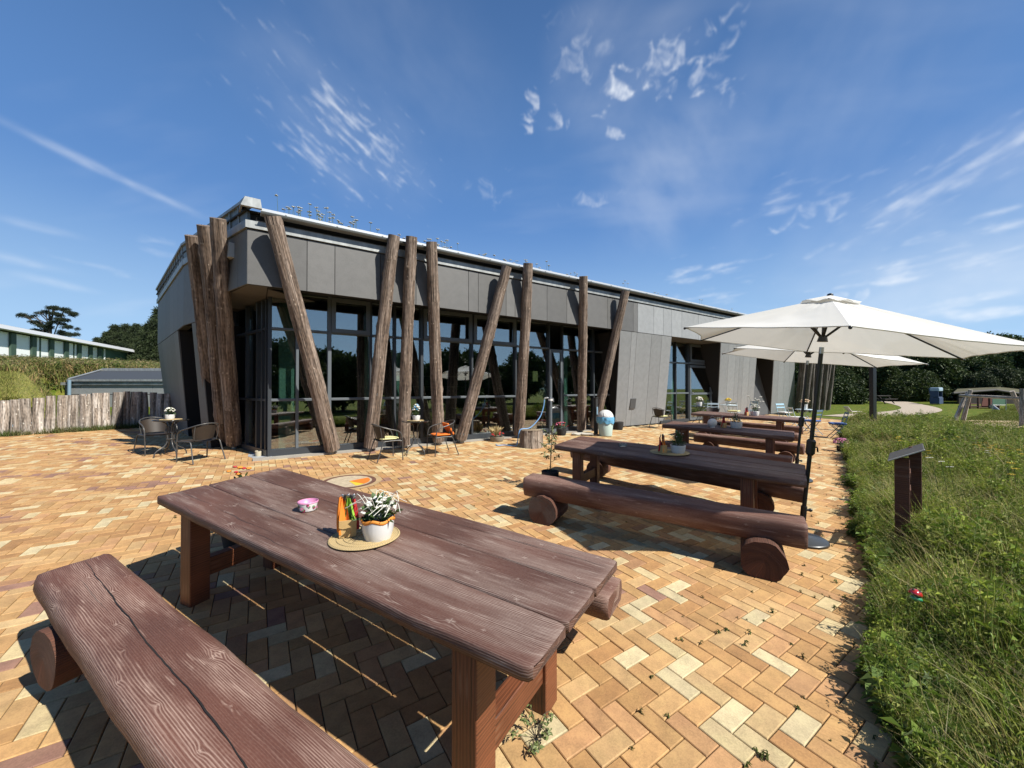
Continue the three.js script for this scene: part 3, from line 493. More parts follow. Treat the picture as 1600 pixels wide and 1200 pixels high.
{
  const us = [0.29, 0.8, 1.44, 2.35, 2.93, 3.63, 5.1, 6.59, 7.89, 8.46, 9.91, 10.98], Y0 = 0.16, Y1 = 1.21, Y2 = 2.73, Y3 = 3.55, h = 0.0275;
  for (let i = 0; i < us.length; i++) mull(us[i], 0.01, Y3, i === 0 ? 0.07 : i === 2 || i === 5 ? 0.075 : 0.055, i === 2 || i === 1 ? M.frameLight : M.frame);
  part('base_rail', bx(7.6, 0.15, 0.12, 0.29 + 3.8, 0.085, -NG), M.frame, pav); part('base_rail', bx(2.5, 0.15, 0.12, 9.72, 0.085, -NG), M.frame, pav);
  part('head_rail', bx(10.7, 0.06, 0.1, 5.64, Y3 - 0.012, -NG - 0.004), M.frame, pav);
  for (let i = 0; i + 1 < us.length; i++) {
    if (i === 8) continue;
    const a = us[i] + h, b = us[i + 1] - h;
    if (i !== 7) rail(a, b, Y1, 0.055, M.frameLight);
    rail(a, b, Y2, 0.05, M.frameLight);
    if (i === 7) pane(a, b, Y0 - 0.1, Y2 - 0.025); else { pane(a, b, Y0, Y1 - 0.027); pane(a, b, Y1 + 0.027, Y2 - 0.025); }
    pane(a, b, Y2 + 0.025, Y3 - 0.04);
    if (i === 2 || i === 5 || i === 6) sash(a + 0.005, b - 0.005, Y2 + 0.0, Y3 - 0.03, 0.09, 0.05, M.frameLight);
  }
  // the entrance leaf, ajar frame beside the tap
  const d = part('door', [bx(0.07, 2.7, 0.07, 7.955, 1.36, -(NG - 0.03)), bx(0.07, 2.7, 0.07, 8.395, 1.36, -(NG - 0.03)), bx(0.37, 0.12, 0.07, 8.175, 0.07, -(NG - 0.03)), bx(0.37, 0.1, 0.07, 8.175, 2.66, -(NG - 0.03))], M.frameLight, pav);
  part('pane', bx(0.37, 2.48, 0.012, 8.175, 1.37, -(NG - 0.03)), M.glass, d);
  part('pull_bar', [cyl(0.014, 0.014, 1.0, 8.36, 0.75, -(NG - 0.11), 10), bx(0.02, 0.02, 0.08, 8.36, 0.85, -(NG - 0.07)), bx(0.02, 0.02, 0.08, 8.36, 1.65, -(NG - 0.07))], M.steel, d);
  part('sill', [bx(8.0, 0.05, 0.2, 4.0, 0.003, -(NG - 0.17)), bx(2.9, 0.05, 0.2, 9.6, 0.003, -(NG - 0.17))], M.concrete, pav);
  part('notice', bx(0.2, 0.32, 0.004, 7.4, 1.83, -(NG + 0.06)), mat(0.5, 0.46, 0.2, 0.8), pav);
  // second opening: fixed lights and a glazed door
  const a = 13.7, e = 18.3;
  for (const u of [14.79, 15.72]) mull(u, 0.0, Y3);
  part('base_rail', bx(1.98, 0.12, 0.11, 14.7, 0.06, -NG), M.frame, pav);
  const bays = [[a, 14.79], [14.79, 15.72]];
  for (const [p, q] of bays) { rail(p + h, q - h, 1.23, 0.06); rail(p + h, q - h, 2.52, 0.06); pane(p + h, q - h, 0.12, 1.2); pane(p + h, q - h, 1.26, 2.49); pane(p + h, q - h, 2.55, 3.33); }
  const dd = part('door', [bx(0.1, 2.4, 0.07, 15.83, 1.25, -(NG - 0.03)), bx(0.1, 2.4, 0.07, 17.5, 1.25, -(NG - 0.03)), bx(1.57, 0.11, 0.07, 16.665, 0.1, -(NG - 0.03)), bx(1.57, 0.1, 0.07, 16.665, 2.4, -(NG - 0.03)), bx(1.57, 0.09, 0.07, 16.665, 1.2, -(NG - 0.03))], M.frameLight, pav);
  part('pane', [bx(1.57, 0.98, 0.012, 16.665, 0.65, -(NG - 0.03)), bx(1.57, 1.08, 0.012, 16.665, 1.8, -(NG - 0.03))], M.glass, dd);
  part('handle', [bx(0.03, 0.22, 0.02, 15.86, 1.25, -(NG - 0.08)), rod(L(15.86, NG - 0.1, 1.25), L(16.0, NG - 0.1, 1.25), 0.012)], M.steel, dd);
  for (const y of [0.4, 1.25, 2.1]) part('hinge', bx(0.04, 0.14, 0.05, 17.57, y, -(NG - 0.06)), M.frameLight, dd);
  rail(15.75, 17.6, 2.54, 0.1); const sf = sash(15.78, 17.55, 2.6, 3.36, 0.1, 0.05, M.frameLight); part('pane', bx(1.57, 0.56, 0.012, 16.665, 2.98, -(NG - 0.03)), M.glass, sf);
  part('reveal', slab(L(17.6, NG, -0.02), L(18.6, NG + 0.02, -0.02), L(18.6, NG + 0.02, 3.38), L(17.6, NG, 3.38), 0.05), M.backing, pav);
  // blind grey door beyond
  part('grey_door', [slab(L(21.4, NG, 0), L(23.35, NG, 0), L(23.35, NG, 2.93), L(21.4, NG, 2.93), 0.05)], M.greyDoor, pav);
  part('reveal', slab(L(23.36, NG, 0), L(24.3, NG, 0), L(24.3, NG, 2.93), L(23.36, NG, 2.93), 0.05), M.backing, pav);
}
// ---- glazing of the left return
{
  const G0 = [0.29, NG], Dg = [-0.3, 0.954], Q = (s, off, y) => L(G0[0] + s * Dg[0] - off * 0.954, G0[1] + s * Dg[1] - off * 0.3, y);
  const q = (s0, s1, y0, y1, th, m, name, off = 0) => part(name, slab(Q(s1, off, y0), Q(s0, off, y0), Q(s0, off, y1), Q(s1, off, y1), th), m, pav);
  for (const [s, w] of [[0.1, 0.05], [0.32, 0.07], [0.62, 0.07], [1.3, 0.05], [2.25, 0.06], [3.0, 0.06]]) q(s - w / 2, s + w / 2, 0.01, 3.36, 0.1, M.frame, 'mullion', 0.05);
  q(0, 3.0, 0.01, 0.16, 0.12, M.frame, 'base_rail', 0.06);
  for (const [a, b] of [[0.03, 0.62], [0.62, 1.3], [1.3, 2.25], [2.25, 3.0]]) { for (const [c, d] of [[0.17, 1.18], [1.24, 2.7], [2.76, 3.34]]) q(a + 0.03, b - 0.03, c, d, 0.012, M.glass, 'pane', -0.02); q(a + 0.03, b - 0.03, 1.185, 1.235, 0.1, M.frame, 'rail', 0.045); q(a + 0.03, b - 0.03, 2.705, 2.755, 0.1, M.frame, 'rail', 0.045); }
  part('sill', slab(Q(2.6, 0.26, 0.012), Q(-0.12, 0.26, 0.012), Q(-0.12, -0.02, 0.03), Q(2.6, -0.02, 0.03), 0.06), M.sill, pav);
}
// ---- the room behind the glass
{
  const room = (y, h) => { const pts = [[0.3, NG + 0.08], [26, NG + 0.08], [26, 17.6], [-1.6, 17.6], [-0.9, 13.4]], g = new THREE.ExtrudeGeometry(new THREE.Shape(pts.map(([u, n]) => new THREE.Vector2(u, n))), { depth: h, bevelEnabled: false }); g.rotateX(-Math.PI / 2); g.translate(0, y, 0); return g; };
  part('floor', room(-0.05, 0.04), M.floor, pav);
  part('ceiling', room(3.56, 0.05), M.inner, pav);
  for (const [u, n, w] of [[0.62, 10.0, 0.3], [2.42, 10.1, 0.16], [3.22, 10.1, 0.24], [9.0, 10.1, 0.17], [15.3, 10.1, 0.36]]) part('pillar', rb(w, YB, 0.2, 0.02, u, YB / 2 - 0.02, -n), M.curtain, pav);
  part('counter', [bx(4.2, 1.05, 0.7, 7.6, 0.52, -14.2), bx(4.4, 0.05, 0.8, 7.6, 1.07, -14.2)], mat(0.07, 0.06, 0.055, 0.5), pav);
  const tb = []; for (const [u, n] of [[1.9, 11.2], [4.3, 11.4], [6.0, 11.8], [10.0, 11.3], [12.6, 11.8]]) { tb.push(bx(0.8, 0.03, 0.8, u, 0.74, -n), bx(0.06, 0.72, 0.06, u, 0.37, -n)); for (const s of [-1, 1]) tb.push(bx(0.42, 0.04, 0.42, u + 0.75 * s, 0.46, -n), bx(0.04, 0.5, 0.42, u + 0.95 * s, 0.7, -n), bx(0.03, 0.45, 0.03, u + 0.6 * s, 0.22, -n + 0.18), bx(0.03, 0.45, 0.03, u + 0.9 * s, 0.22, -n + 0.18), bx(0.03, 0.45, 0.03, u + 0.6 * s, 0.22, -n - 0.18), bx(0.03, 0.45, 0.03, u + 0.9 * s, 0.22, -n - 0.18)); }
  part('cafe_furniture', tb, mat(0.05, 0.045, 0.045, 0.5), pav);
  const lm = []; part('wall_shelf', [bx(3, 0.05, 0.3, 7.4, 1.5, -17.3), bx(3, 0.05, 0.3, 7.4, 2.0, -17.3), bx(0.05, 1.2, 0.3, 5.9, 1.5, -17.3), bx(0.05, 1.2, 0.3, 8.9, 1.5, -17.3)], mat(0.2, 0.16, 0.1, 0.7), pav);
}
// ------------------------------------------------------------------ leaning log posts
function logPost(u0, n0, u1, n1, ytop, r, label, seed, group, y0 = 0.05, pm = M.post) {
  const [x0, F0] = XF(u0, n0), [x1, F1] = XF(u1, n1), o = thing('log_post', label, 'log post', [x0, 0, -F0], 0, group);
  const g0 = gy(n0);
  part('shaft', logGeo(V(0, g0 + y0 + 0.06, 0), V(x1 - x0, ytop, -(F1 - F0)), r * 1.04, r * 0.86, seed, { knots: 44, rough: 0.085, knotH: 0.02, rows: 46, seg: 24, bend: 0.015 }), pm, o);
  part('steel_foot', [cyl(0.055, 0.055, 0.16, 0, g0 - 0.02, 0, 14), cyl(0.1, 0.1, 0.012, 0, g0 + y0 + 0.05, 0, 16)], M.zinc, o);
  const bo = V(0.06, g0 + 0.22, 0.09); part('bolt', cyl(0.018, 0.018, 0.3, bo.x, bo.y, bo.z - 0.1, 8, 0, Math.PI / 2), M.steel, o);
  return o;
}
const PG = 'leaning round timber posts before the pavilion';
logPost(1.46, 9.36, 0.3, 8.24, 4.6, 0.155, 'log post leaning left beside the glass corner, nearest to the corner of the front', 1, PG);
logPost(2.26, 9.3, 2.51, 8.24, 4.74, 0.145, 'log post just left of the yellow cushioned chair, leaning slightly right', 2, PG);
logPost(3.07, 9.3, 2.88, 8.24, 4.8, 0.14, 'upright log post directly behind the round table with blue flowers', 3, PG);
logPost(4.0, 9.3, 3.34, 8.24, 4.78, 0.145, 'log post behind the chair with the orange cushion, leaning left', 4, PG);
logPost(4.61, 9.25, 5.38, 8.24, 4.58, 0.15, 'log post leaning strongly right from beside the orange cushioned chair', 5, PG);
logPost(6.52, 9.3, 6.07, 8.24, 4.79, 0.15, 'log post behind the tree stump, left of the entrance door', 6, PG);
logPost(9.08, 9.35, 8.12, 8.24, 4.78, 0.145, 'upright log post right of the entrance door', 7, PG);
logPost(9.7, 9.35, 10.01, 8.24, 4.6, 0.15, 'log post leaning right behind the waste bin', 8, PG);
{
  const G0 = [0.29, NG], Dg = [-0.3, 0.954], fp = (s, off) => [G0[0] + s * Dg[0] - off * 0.954, G0[1] + s * Dg[1] - off * 0.3];
  const ft = [[1.62, 0.17], [2.2, 0.2], [2.75, 0.28]], tp = [[-0.57, 9.07, 4.66], [-0.82, 9.62, 4.66], [-1.03, 10.05, 4.55]];
  ['right and tallest looking log post of the left cluster, beside the wicker chair', 'shaded middle log post of the left cluster', 'left log post of the left cluster, next to the grey wall'].forEach((l, i) => { const [u, n] = fp(...ft[i]); logPost(u, n, tp[i][0], tp[i][1], tp[i][2], [0.15, 0.145, 0.14][i], l, 11 + i, PG); });
}
for (let i = 0; i < 8; i++) logPost(26.4 + i * 0.62, 9.3 - 0.1 * (i % 3), 24.5 + i * 0.62 + 0.25 * Math.sin(i * 2.4), 8.2 - 0.1 * (i % 2), 4.5 + 0.2 * Math.sin(i * 3.1), 0.16, 'round timber post in the row at the far right end of the pavilion', 21 + i, 'posts at the far end of the pavilion', 0.05, M.postDark);
// ------------------------------------------------------------------ timber tables and benches
// loft of a sawn plank: stations along its length, the profile across (x in widths, y in metres down)
function plank(a0, a1, b1, b0, th, o = {}) {       // a: near edge, b: far edge, at the top face
  const { r = 0.014, wobA = 0.012, wobB = 0.012, seed = 1, rows = 36, under = 1, belly = 0, vOff = 0, dip = 0.004, uOff = 0 } = o;
  const Lg = a0.distanceTo(a1), pos = [], uv = [], idx = [], prof = [];
  const top = 7; // points across the top
  const side = [[0, -th], [0, -th * 0.55], [0, -r * 1.2], [r * 0.3, -r * 0.35]];
  for (const q of side) prof.push([0, q[0], q[1]]);
  for (let i = 0; i <= top; i++) prof.push([i / top, i === 0 ? r : i === top ? -r : 0, 0]);
  for (const q of side.slice().reverse()) prof.push([1, -q[0], q[1]]);
  for (let i = 1; i < 4; i++) prof.push([1 - i / 4, 0, -th]);
  const m = prof.length, up = V(0, 1, 0);
  const st = []; for (let i = 0; i <= rows; i++) st.push(i / rows); st.splice(1, 0, 0.004, 0.012); st.splice(st.length - 1, 0, 0.988, 0.996);
  st.forEach((s, k) => {
    const e = Math.min(s, 1 - s) * Lg, shrink = e < 0.001 ? 0.014 : e < 0.02 ? 0.004 : 0;
    const wa = wobA * (N3(s * Lg * 0.9, seed) * 1.6 + 0.5 * N3(s * Lg * 3, seed + 4)), wb = wobB * (N3(s * Lg * 0.9, seed + 9) * 1.6 + 0.5 * N3(s * Lg * 3, seed + 14));
    const A = a0.clone().lerp(a1, s), B = b0.clone().lerp(b1, s), ac = B.clone().sub(A).normalize(); A.addScaledVector(ac, wa + shrink); B.addScaledVector(ac, -wb - shrink);
    let v = vOff, last = null;
    prof.forEach(([w, dx, dy], i) => {
      const p = A.clone().lerp(B, w).addScaledVector(ac, dx);
      let y = dy; if (dy <= -th * 0.5) { const q = under; p.lerp(A.clone().lerp(B, 0.5), dy <= -th * 0.9 ? (1 - q) : -belly); }
      y += dy === 0 ? -shrink * 0.7 + dip * N3(s * Lg * 2, w * 2, seed) : (dy < -th * 0.9 ? shrink * 0.7 : 0) ;
      p.addScaledVector(up, y); pos.push(p.x, p.y, p.z); if (last) v += p.distanceTo(last); last = p; uv.push(s * Lg + uOff, v);
    });
  });
  const n = st.length;
  for (let k = 0; k + 1 < n; k++) for (let i = 0; i < m; i++) { const j = (i + 1) % m, a = k * m + i, b = k * m + j, c = a + m, d = b + m; idx.push(a, c, b, b, c, d); }
  for (const [k, flip] of [[0, 1], [n - 1, 0]]) { const base = pos.length / 3; let cx = 0, cy = 0, cz = 0; for (let i = 0; i < m; i++) { const o3 = (k * m + i) * 3; pos.push(pos[o3], pos[o3 + 1], pos[o3 + 2]); cx += pos[o3]; cy += pos[o3 + 1]; cz += pos[o3 + 2]; uv.push(k + (i < m / 2 ? 0.0 : 0.04), 0.3 + i * 0.02); } pos.push(cx / m, cy / m, cz / m); uv.push(k + 0.02, 0.4); for (let i = 0; i < m; i++) { const j = (i + 1) % m; if (flip) idx.push(base + i, base + j, base + m); else idx.push(base + j, base + i, base + m); } }
  const g = new THREE.BufferGeometry(); g.setAttribute('position', new THREE.Float32BufferAttribute(pos, 3)); g.setAttribute('uv', new THREE.Float32BufferAttribute(uv, 2)); g.setIndex(idx); g.computeVertexNormals();
  return g;
}
const top = (p, h) => V(p[0], terraceY(p[0], p[1]) + h, -p[1]);
const lerp2 = (a, b, t) => [mix(a[0], b[0], t), mix(a[1], b[1], t)];
function beam(p, q, w, h, yc) { // horizontal timber between two plan points, centre height yc over the ground at its middle
  const mid = lerp2(p, q, 0.5), dx = q[0] - p[0], dF = q[1] - p[1], l = Math.hypot(dx, dF); return rb(l, h, w, 0.008, mid[0], terraceY(...mid) + yc, -mid[1], Math.atan2(dF, dx));
}
function timberTable(label, Q, cuts, o = {}) {      // Q: near-left, far-left, far-right, near-right in plan; cuts: plank borders (left end, right end)
  const { h = 0.76, th = 0.06, mt = M.tableTop, seed = 1, inset = [0.5, 0.32], lp = [0.1, 0.7] } = o;
  const t = thing('timber_table', label, 'table', [0, 0, 0], 0, 'heavy brown timber tables on the terrace');
  const [A, B, Cc, D] = Q, Lg = Math.hypot(D[0] - A[0], D[1] - A[1]);
  for (let i = 0; i + 1 < cuts.length; i++) {
    const g = 0.0032, w = 1, [l0, r0] = cuts[i], [l1, r1] = cuts[i + 1], dl = g / Math.hypot(B[0] - A[0], B[1] - A[1]);
    const a0 = lerp2(A, B, l0 + (i ? dl : 0)), a1 = lerp2(D, Cc, r0 + (i ? dl : 0)), b0 = lerp2(A, B, l1 - (i + 2 < cuts.length ? dl : 0)), b1 = lerp2(D, Cc, r1 - (i + 2 < cuts.length ? dl : 0));
    const edge = i === 0, far = i + 2 === cuts.length;
    part('plank', plank(top(a0, h), top(a1, h), top(b1, h), top(b0, h), th, { seed: seed * 13 + i * 5, wobA: edge ? 0.016 : 0.0015, wobB: far ? 0.016 : 0.0015, vOff: 0.23 * i + seed * 0.11, uOff: seed * 1.3 + i * 0.7, r: 0.012 }), mt, t);
  }
  for (let e = 0; e < 2; e++) {
    const s = e ? 1 - inset[1] / Lg : inset[0] / Lg, P = lerp2(lerp2(A, D, s), lerp2(B, Cc, s), lp[0]), Qp = lerp2(lerp2(A, D, s), lerp2(B, Cc, s), lp[1]), ang = Math.atan2(Qp[1] - P[1], Qp[0] - P[0]);
    for (const p of [P, Qp]) part('leg', rb(0.14, h - th + 0.02, 0.13, 0.008, p[0], terraceY(...p) + (h - th - 0.02) / 2, -p[1], ang), legMat, t);
    part('cross_beam', beam(P, Qp, 0.09, 0.14, 0.24), M.trestle, t); part('bearer', beam(lerp2(P, Qp, -0.08), lerp2(P, Qp, 1.15), 0.1, 0.09, h - th - 0.048), M.trestle, t);
  }
  return t;
}
const legMat = M.trestle.clone(); legMat.map = M.trestle.map;
function logBench(label, Q, o = {}) {
  const { h = 0.5, th = 0.2, mt = M.benchTop, seed = 1, logs = [0.16, 0.86], ext = [0.08, 0.1], ld = 0.16, skip = [] } = o;
  const t = thing('log_bench', label, 'bench', [0, 0, 0], 0, 'split log benches beside the timber tables');
  const [A, B, Cc, D] = Q;
  part('seat', plank(top(A, h), top(D, h), top(Cc, h), top(B, h), th, { r: 0.035, seed: seed * 7, wobA: 0.017, wobB: 0.019, rows: 44, under: 0.84, belly: 0.03, dip: 0.006, vOff: seed * 0.17, uOff: seed * 0.9 }), mt, t);
  logs.forEach((s, k) => {
    const p = lerp2(A, D, s), q = lerp2(B, Cc, s), ax = [q[0] - p[0], q[1] - p[1]], l = Math.hypot(...ax); ax[0] /= l; ax[1] /= l;
    const a = [p[0] - ax[0] * ext[k], p[1] - ax[1] * ext[k]], b = [q[0] + ax[0] * 0.06, q[1] + ax[1] * 0.06], yc = h - th - ld * 0.72;
    const g = logGeo(V(a[0], terraceY(...a) + yc, -a[1]), V(b[0], terraceY(...b) + yc, -b[1]), ld, ld * 0.97, seed * 5 + k, { knots: 6, rough: 0.1, rows: 10, caps: true, bend: 0.004, seg: 28 });
    const P = g.attributes.position, lo = terraceY(...a); for (let i = 0; i < P.count; i++) { const y0 = lo + 0.004; if (P.getY(i) < y0) P.setY(i, y0); const yt = lo + h - th * 0.72; if (P.getY(i) > yt) P.setY(i, yt); } g.computeVertexNormals();
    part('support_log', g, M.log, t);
  });
  return t;
}
// first table, nearest
timberTable('large weathered timber table in front, with pink dotted bowl and yellow napkins', [[-2.945, 3.172], [-2.545, 4.183], [0.61, 2.217], [0.062, 1.368]], [[0, 0], [0.36, 0.315], [0.7, 0.64], [1, 1]], { seed: 1 });
logBench('nearest log bench, cracked along its top, cut off by the bottom edge', [[-2.97, 2.39], [-2.83, 2.72], [-0.03, 1.0], [-0.18, 0.66]], { seed: 2, h: 0.52, th: 0.15, logs: [0.185, 0.9], ext: [0.04, 0.1], ld: 0.155 });
logBench('log bench behind the front table, only its right end showing', [[-2.29, 4.1], [-2.12, 4.38], [0.748, 2.614], [0.581, 2.341]], { seed: 3, h: 0.46, th: 0.15 });
// second table under the near parasol
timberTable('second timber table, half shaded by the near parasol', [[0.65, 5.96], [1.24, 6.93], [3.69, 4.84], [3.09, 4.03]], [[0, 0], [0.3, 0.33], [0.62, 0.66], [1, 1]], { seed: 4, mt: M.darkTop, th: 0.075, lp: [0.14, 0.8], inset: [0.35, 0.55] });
logBench('thick log bench in front of the second table, on round log feet', [[0.139, 4.9], [0.29, 5.18], [2.81, 3.71], [2.64, 3.43]], { seed: 5, h: 0.52, th: 0.23, ext: [0.06, 0.12], logs: [0.1, 0.88], ld: 0.185 });
logBench('log bench on the far side of the second table', [[1.1, 7.3], [1.26, 7.57], [3.82, 5.06], [3.66, 4.79]], { seed: 6, h: 0.48, th: 0.2, ld: 0.16 });
// third
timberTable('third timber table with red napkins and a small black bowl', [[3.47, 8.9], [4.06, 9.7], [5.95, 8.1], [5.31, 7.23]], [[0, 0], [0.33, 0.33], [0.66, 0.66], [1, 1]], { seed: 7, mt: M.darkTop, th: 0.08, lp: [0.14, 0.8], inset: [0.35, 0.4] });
logBench('log bench on the near side of the third table', [[3.21, 8.29], [3.41, 8.51], [5.1, 6.98], [4.9, 6.76]], { seed: 8, h: 0.46, th: 0.2, ld: 0.15 });
logBench('log bench on the far side of the third table', [[4.53, 9.6], [4.73, 9.82], [6.36, 8.34], [6.16, 8.12]], { seed: 9, h: 0.46, th: 0.2, ld: 0.15 });
// fourth
timberTable('farthest timber table, before the blue folding chairs', [[5.66, 12.17], [6.4, 13.0], [8.5, 11.25], [7.8, 10.38]], [[0, 0], [0.33, 0.33], [0.66, 0.66], [1, 1]], { seed: 10, th: 0.08, lp: [0.14, 0.8], inset: [0.4, 0.5] });
logBench('log bench on the near side of the farthest table', [[5.32, 11.66], [5.51, 11.89], [7.58, 10.15], [7.39, 9.92]], { seed: 11, h: 0.46, th: 0.2, ld: 0.15 });
logBench('log bench on the far side of the farthest table', [[6.51, 13.07], [6.7, 13.3], [8.77, 11.57], [8.58, 11.34]], { seed: 12, h: 0.46, th: 0.2, ld: 0.15 });

// long drying cracks in the tops (open splits, dark inside)
function crackStrip(name, parent, A, B, h, w, seed, off = 0) {
  const n = 70, pos = [], idx = [];
  for (let i = 0; i <= n; i++) { const s = i / n, p = lerp2(A, B, s), d = [B[0] - A[0], B[1] - A[1]], l = Math.hypot(...d), k = [-d[1] / l, d[0] / l], o = off + 0.022 * N3(s * l * 1.1, seed) + 0.009 * N3(s * l * 4.2, seed + 5) + 0.003 * N3(s * l * 16, seed + 8), ww = w * Math.sqrt(Math.sin(Math.PI * clamp(s, 0.01, 0.99))) * (0.65 + 0.5 * N3(s * l * 5, seed + 2)); for (const q of [-1, 1]) { const x = p[0] + k[0] * (o + q * ww), F = p[1] + k[1] * (o + q * ww); pos.push(x, terraceY(x, F) + h, -F); } }
  for (let i = 0; i < n; i++) { const a = i * 2; idx.push(a, a + 1, a + 3, a, a + 3, a + 2); }
  const g = new THREE.BufferGeometry(); g.setAttribute('position', new THREE.Float32BufferAttribute(pos, 3)); g.setIndex(idx); g.computeVertexNormals(); const m = part(name, g, mat(0.01, 0.006, 0.005, 0.95, { side: 2 }), parent); m.castShadow = false; return m;
}
scene.traverse((o) => { if (o.userData.label?.startsWith('nearest log bench')) { crackStrip('crack', o, lerp2([-2.97, 2.39], [-2.83, 2.72], 0.62), lerp2([-0.18, 0.66], [-0.03, 1.0], 0.3), 0.5245, 0.0042, 3); } if (o.userData.label?.startsWith('large weathered timber')) { crackStrip('crack', o, lerp2([-2.545, 4.183], [0.61, 2.217], 0.55).map((v, i) => v - [0.065, 0.1][i]), [0.53, 2.12], 0.7645, 0.003, 7); crackStrip('crack', o, [-2.2, 3.05], [-0.9, 2.25], 0.7645, 0.0012, 12); } });
// ------------------------------------------------------------------ parasols
function gridGeo(fn, nu, nv, closeU = false) {
  const pos = [], uv = [], idx = [];
  for (let j = 0; j <= nv; j++) for (let i = 0; i <= nu; i++) { const p = fn(i / nu, j / nv); pos.push(p.x, p.y, p.z); uv.push(i / nu, j / nv); }
  for (let j = 0; j < nv; j++) for (let i = 0; i < nu; i++) { const a = j * (nu + 1) + i, b = a + 1, c = a + nu + 1, d = c + 1; idx.push(a, b, d, a, d, c); }
  const g = new THREE.BufferGeometry(); g.setAttribute('position', new THREE.Float32BufferAttribute(pos, 3)); g.setAttribute('uv', new THREE.Float32BufferAttribute(uv, 2)); g.setIndex(idx); g.computeVertexNormals(); return g;
}
function parasol(label, c, nr, rot, Rr, h, ft) {
  // c, nr in (x, height, forward)
  const n = V(nr[0], nr[1], nr[2]).normalize(), e1 = n.clone().cross(V(0, 0, 1)).normalize(), e2 = e1.clone().cross(n), at = (r, a, k) => { const p = V(...c).addScaledVector(e1, r * Math.cos(a)).addScaledVector(e2, r * Math.sin(a)).addScaledVector(n, k); return V(p.x, p.y, -p.z); };
  const C0 = V(...c), gb = C0.clone().addScaledVector(n, -(C0.y + 0.25) / n.y), gY = terraceY(...ft), base = W(ft[0], ft[1], gY); void gb;
  const t = thing('parasol', label, 'parasol', base.toArray(), 0, 'cream parasols on the terrace'), l = (v) => v.sub(base);
  for (let i = 0; i < 6; i++) {
    const a = rot + i * Math.PI / 3, b = rot + (i + 1) * Math.PI / 3, A = at(Rr, a, 0), B = at(Rr, b, 0), P = at(0, 0, h), hub = at(0, 0, 0.04);
    const sag = (u, v) => { const q = A.clone().lerp(B, u), ed = Math.sin(u * Math.PI); q.lerp(at(0, 0, 0), 0.055 * ed); const p = P.clone().lerp(q, v); p.y -= 0.035 * ed * Math.sin(v * Math.PI) * v; p.y += (0.008 * N3(u * 5 + i, v * 5, 2) + 0.006 * N3(u * 16 + i * 3, v * 3, 5)) * ed; return l(p); };
    part('canopy_panel', gridGeo((u, v) => sag(u, mix(0.06, 1, v)), 26, 18), M.canopy, t);
    const hem = []; for (let k = 0; k <= 10; k++) hem.push(sag(k / 10, 1)); part('hem', tube(hem, 0.006, 20, 5), M.canopy, t);
    const r0 = l(P.clone().lerp(A, 0.06)), r1 = l(A.clone()); r0.y -= 0.014; r1.y -= 0.012; part('rib', rod(r0, r1, 0.009, 6), M.black, t);
    const mid = l(P.clone().lerp(A, 0.22)); mid.y -= 0.02; part('stay', rod(l(hub.clone()), l(hub.clone()).lerp(mid, 0.45), 0.012, 6), M.black, t);
    part('rib_tip', new THREE.SphereGeometry(0.014, 8, 6).translate(r1.x, r1.y, r1.z), M.black, t);
  }
  const vt = gridGeo((u, v) => { const a = u * Math.PI * 2, i = Math.floor(u * 6) / 6 * Math.PI * 2, hx = Math.cos(Math.PI / 6) / Math.cos(((a % (Math.PI / 3)) - Math.PI / 6)); const p = at(mix(0.02, 0.29, v) * hx, rot + a, h + mix(0.02, -0.068, v) + 0.012 * Math.sin(a * 9) * v); return l(p); }, 48, 5);
  part('vent_cap', vt, M.canopy, t);
  const fin = l(at(0, 0, h + 0.005)); part('finial', [new THREE.SphereGeometry(0.03, 12, 8).scale(1, 0.7, 1).translate(fin.x, fin.y + 0.02, fin.z)], M.black, t);
  const foot = V(0, 0.05, 0), topP = l(at(0, 0, h)), hubP = l(at(0, 0, 0.05)), dir = hubP.clone().sub(foot).normalize(), on = (k) => foot.clone().addScaledVector(dir, k), HL = hubP.distanceTo(foot);
  part('pole', [rod(on(0), on(HL - 0.12), 0.021, 14), rod(hubP, topP, 0.018, 12)], M.black, t);
  part('tilt_joint', rod(on(HL - 0.17), on(HL - 0.1), 0.0225, 14), M.steel, t);
  part('hub', [rod(on(HL - 0.04), on(HL + 0.03), 0.05, 16, 0.035)], M.black, t);
  const cr = on(1.02); part('crank_box', [rod(on(0.95), on(1.09), 0.044, 16), rod(on(0.93), on(0.955), 0.03, 16, 0.042), rod(on(1.09), on(1.11), 0.042, 16, 0.03)], M.black, t);
  part('crank_handle', [rod(cr, cr.clone().add(V(0.06, 0, 0.02)), 0.007, 8), rod(cr.clone().add(V(0.06, 0, 0.02)), cr.clone().add(V(0.062, -0.05, 0.022)), 0.008, 8)], M.black, t);
  const kn = on(0.3); part('clamp_knob', [rod(kn, kn.clone().add(V(0.055, 0, 0.02)), 0.014, 10), new THREE.SphereGeometry(0.02, 10, 8).translate(kn.x + 0.06, kn.y, kn.z + 0.02)], M.black, t);
  part('socket', rod(V(0, 0.03, 0), on(0.34), 0.03, 16), M.black, t);
  const bs = new THREE.LatheGeometry([[0, 0.075], [0.05, 0.075], [0.06, 0.05], [0.15, 0.042], [0.235, 0.03], [0.255, 0.018], [0.26, 0], [0, 0]].map(([x, y]) => new THREE.Vector2(x, y)), 40); part('base_plate', bs, mat(0.045, 0.05, 0.055, 0.35), t);
  return t;
}
parasol('near cream parasol leaning over the second timber table', [3.426, 1.975, 4.241], [0.115, 0.99, -0.087], 3.106, 1.504, 0.496, [3.3, 4.4]);
parasol('farther cream parasol, half hidden behind the near one', [5.417, 2.019, 7.026], [0.117, 0.991, -0.064], 2.246, 1.501, 0.48, [5.23, 7.1]);

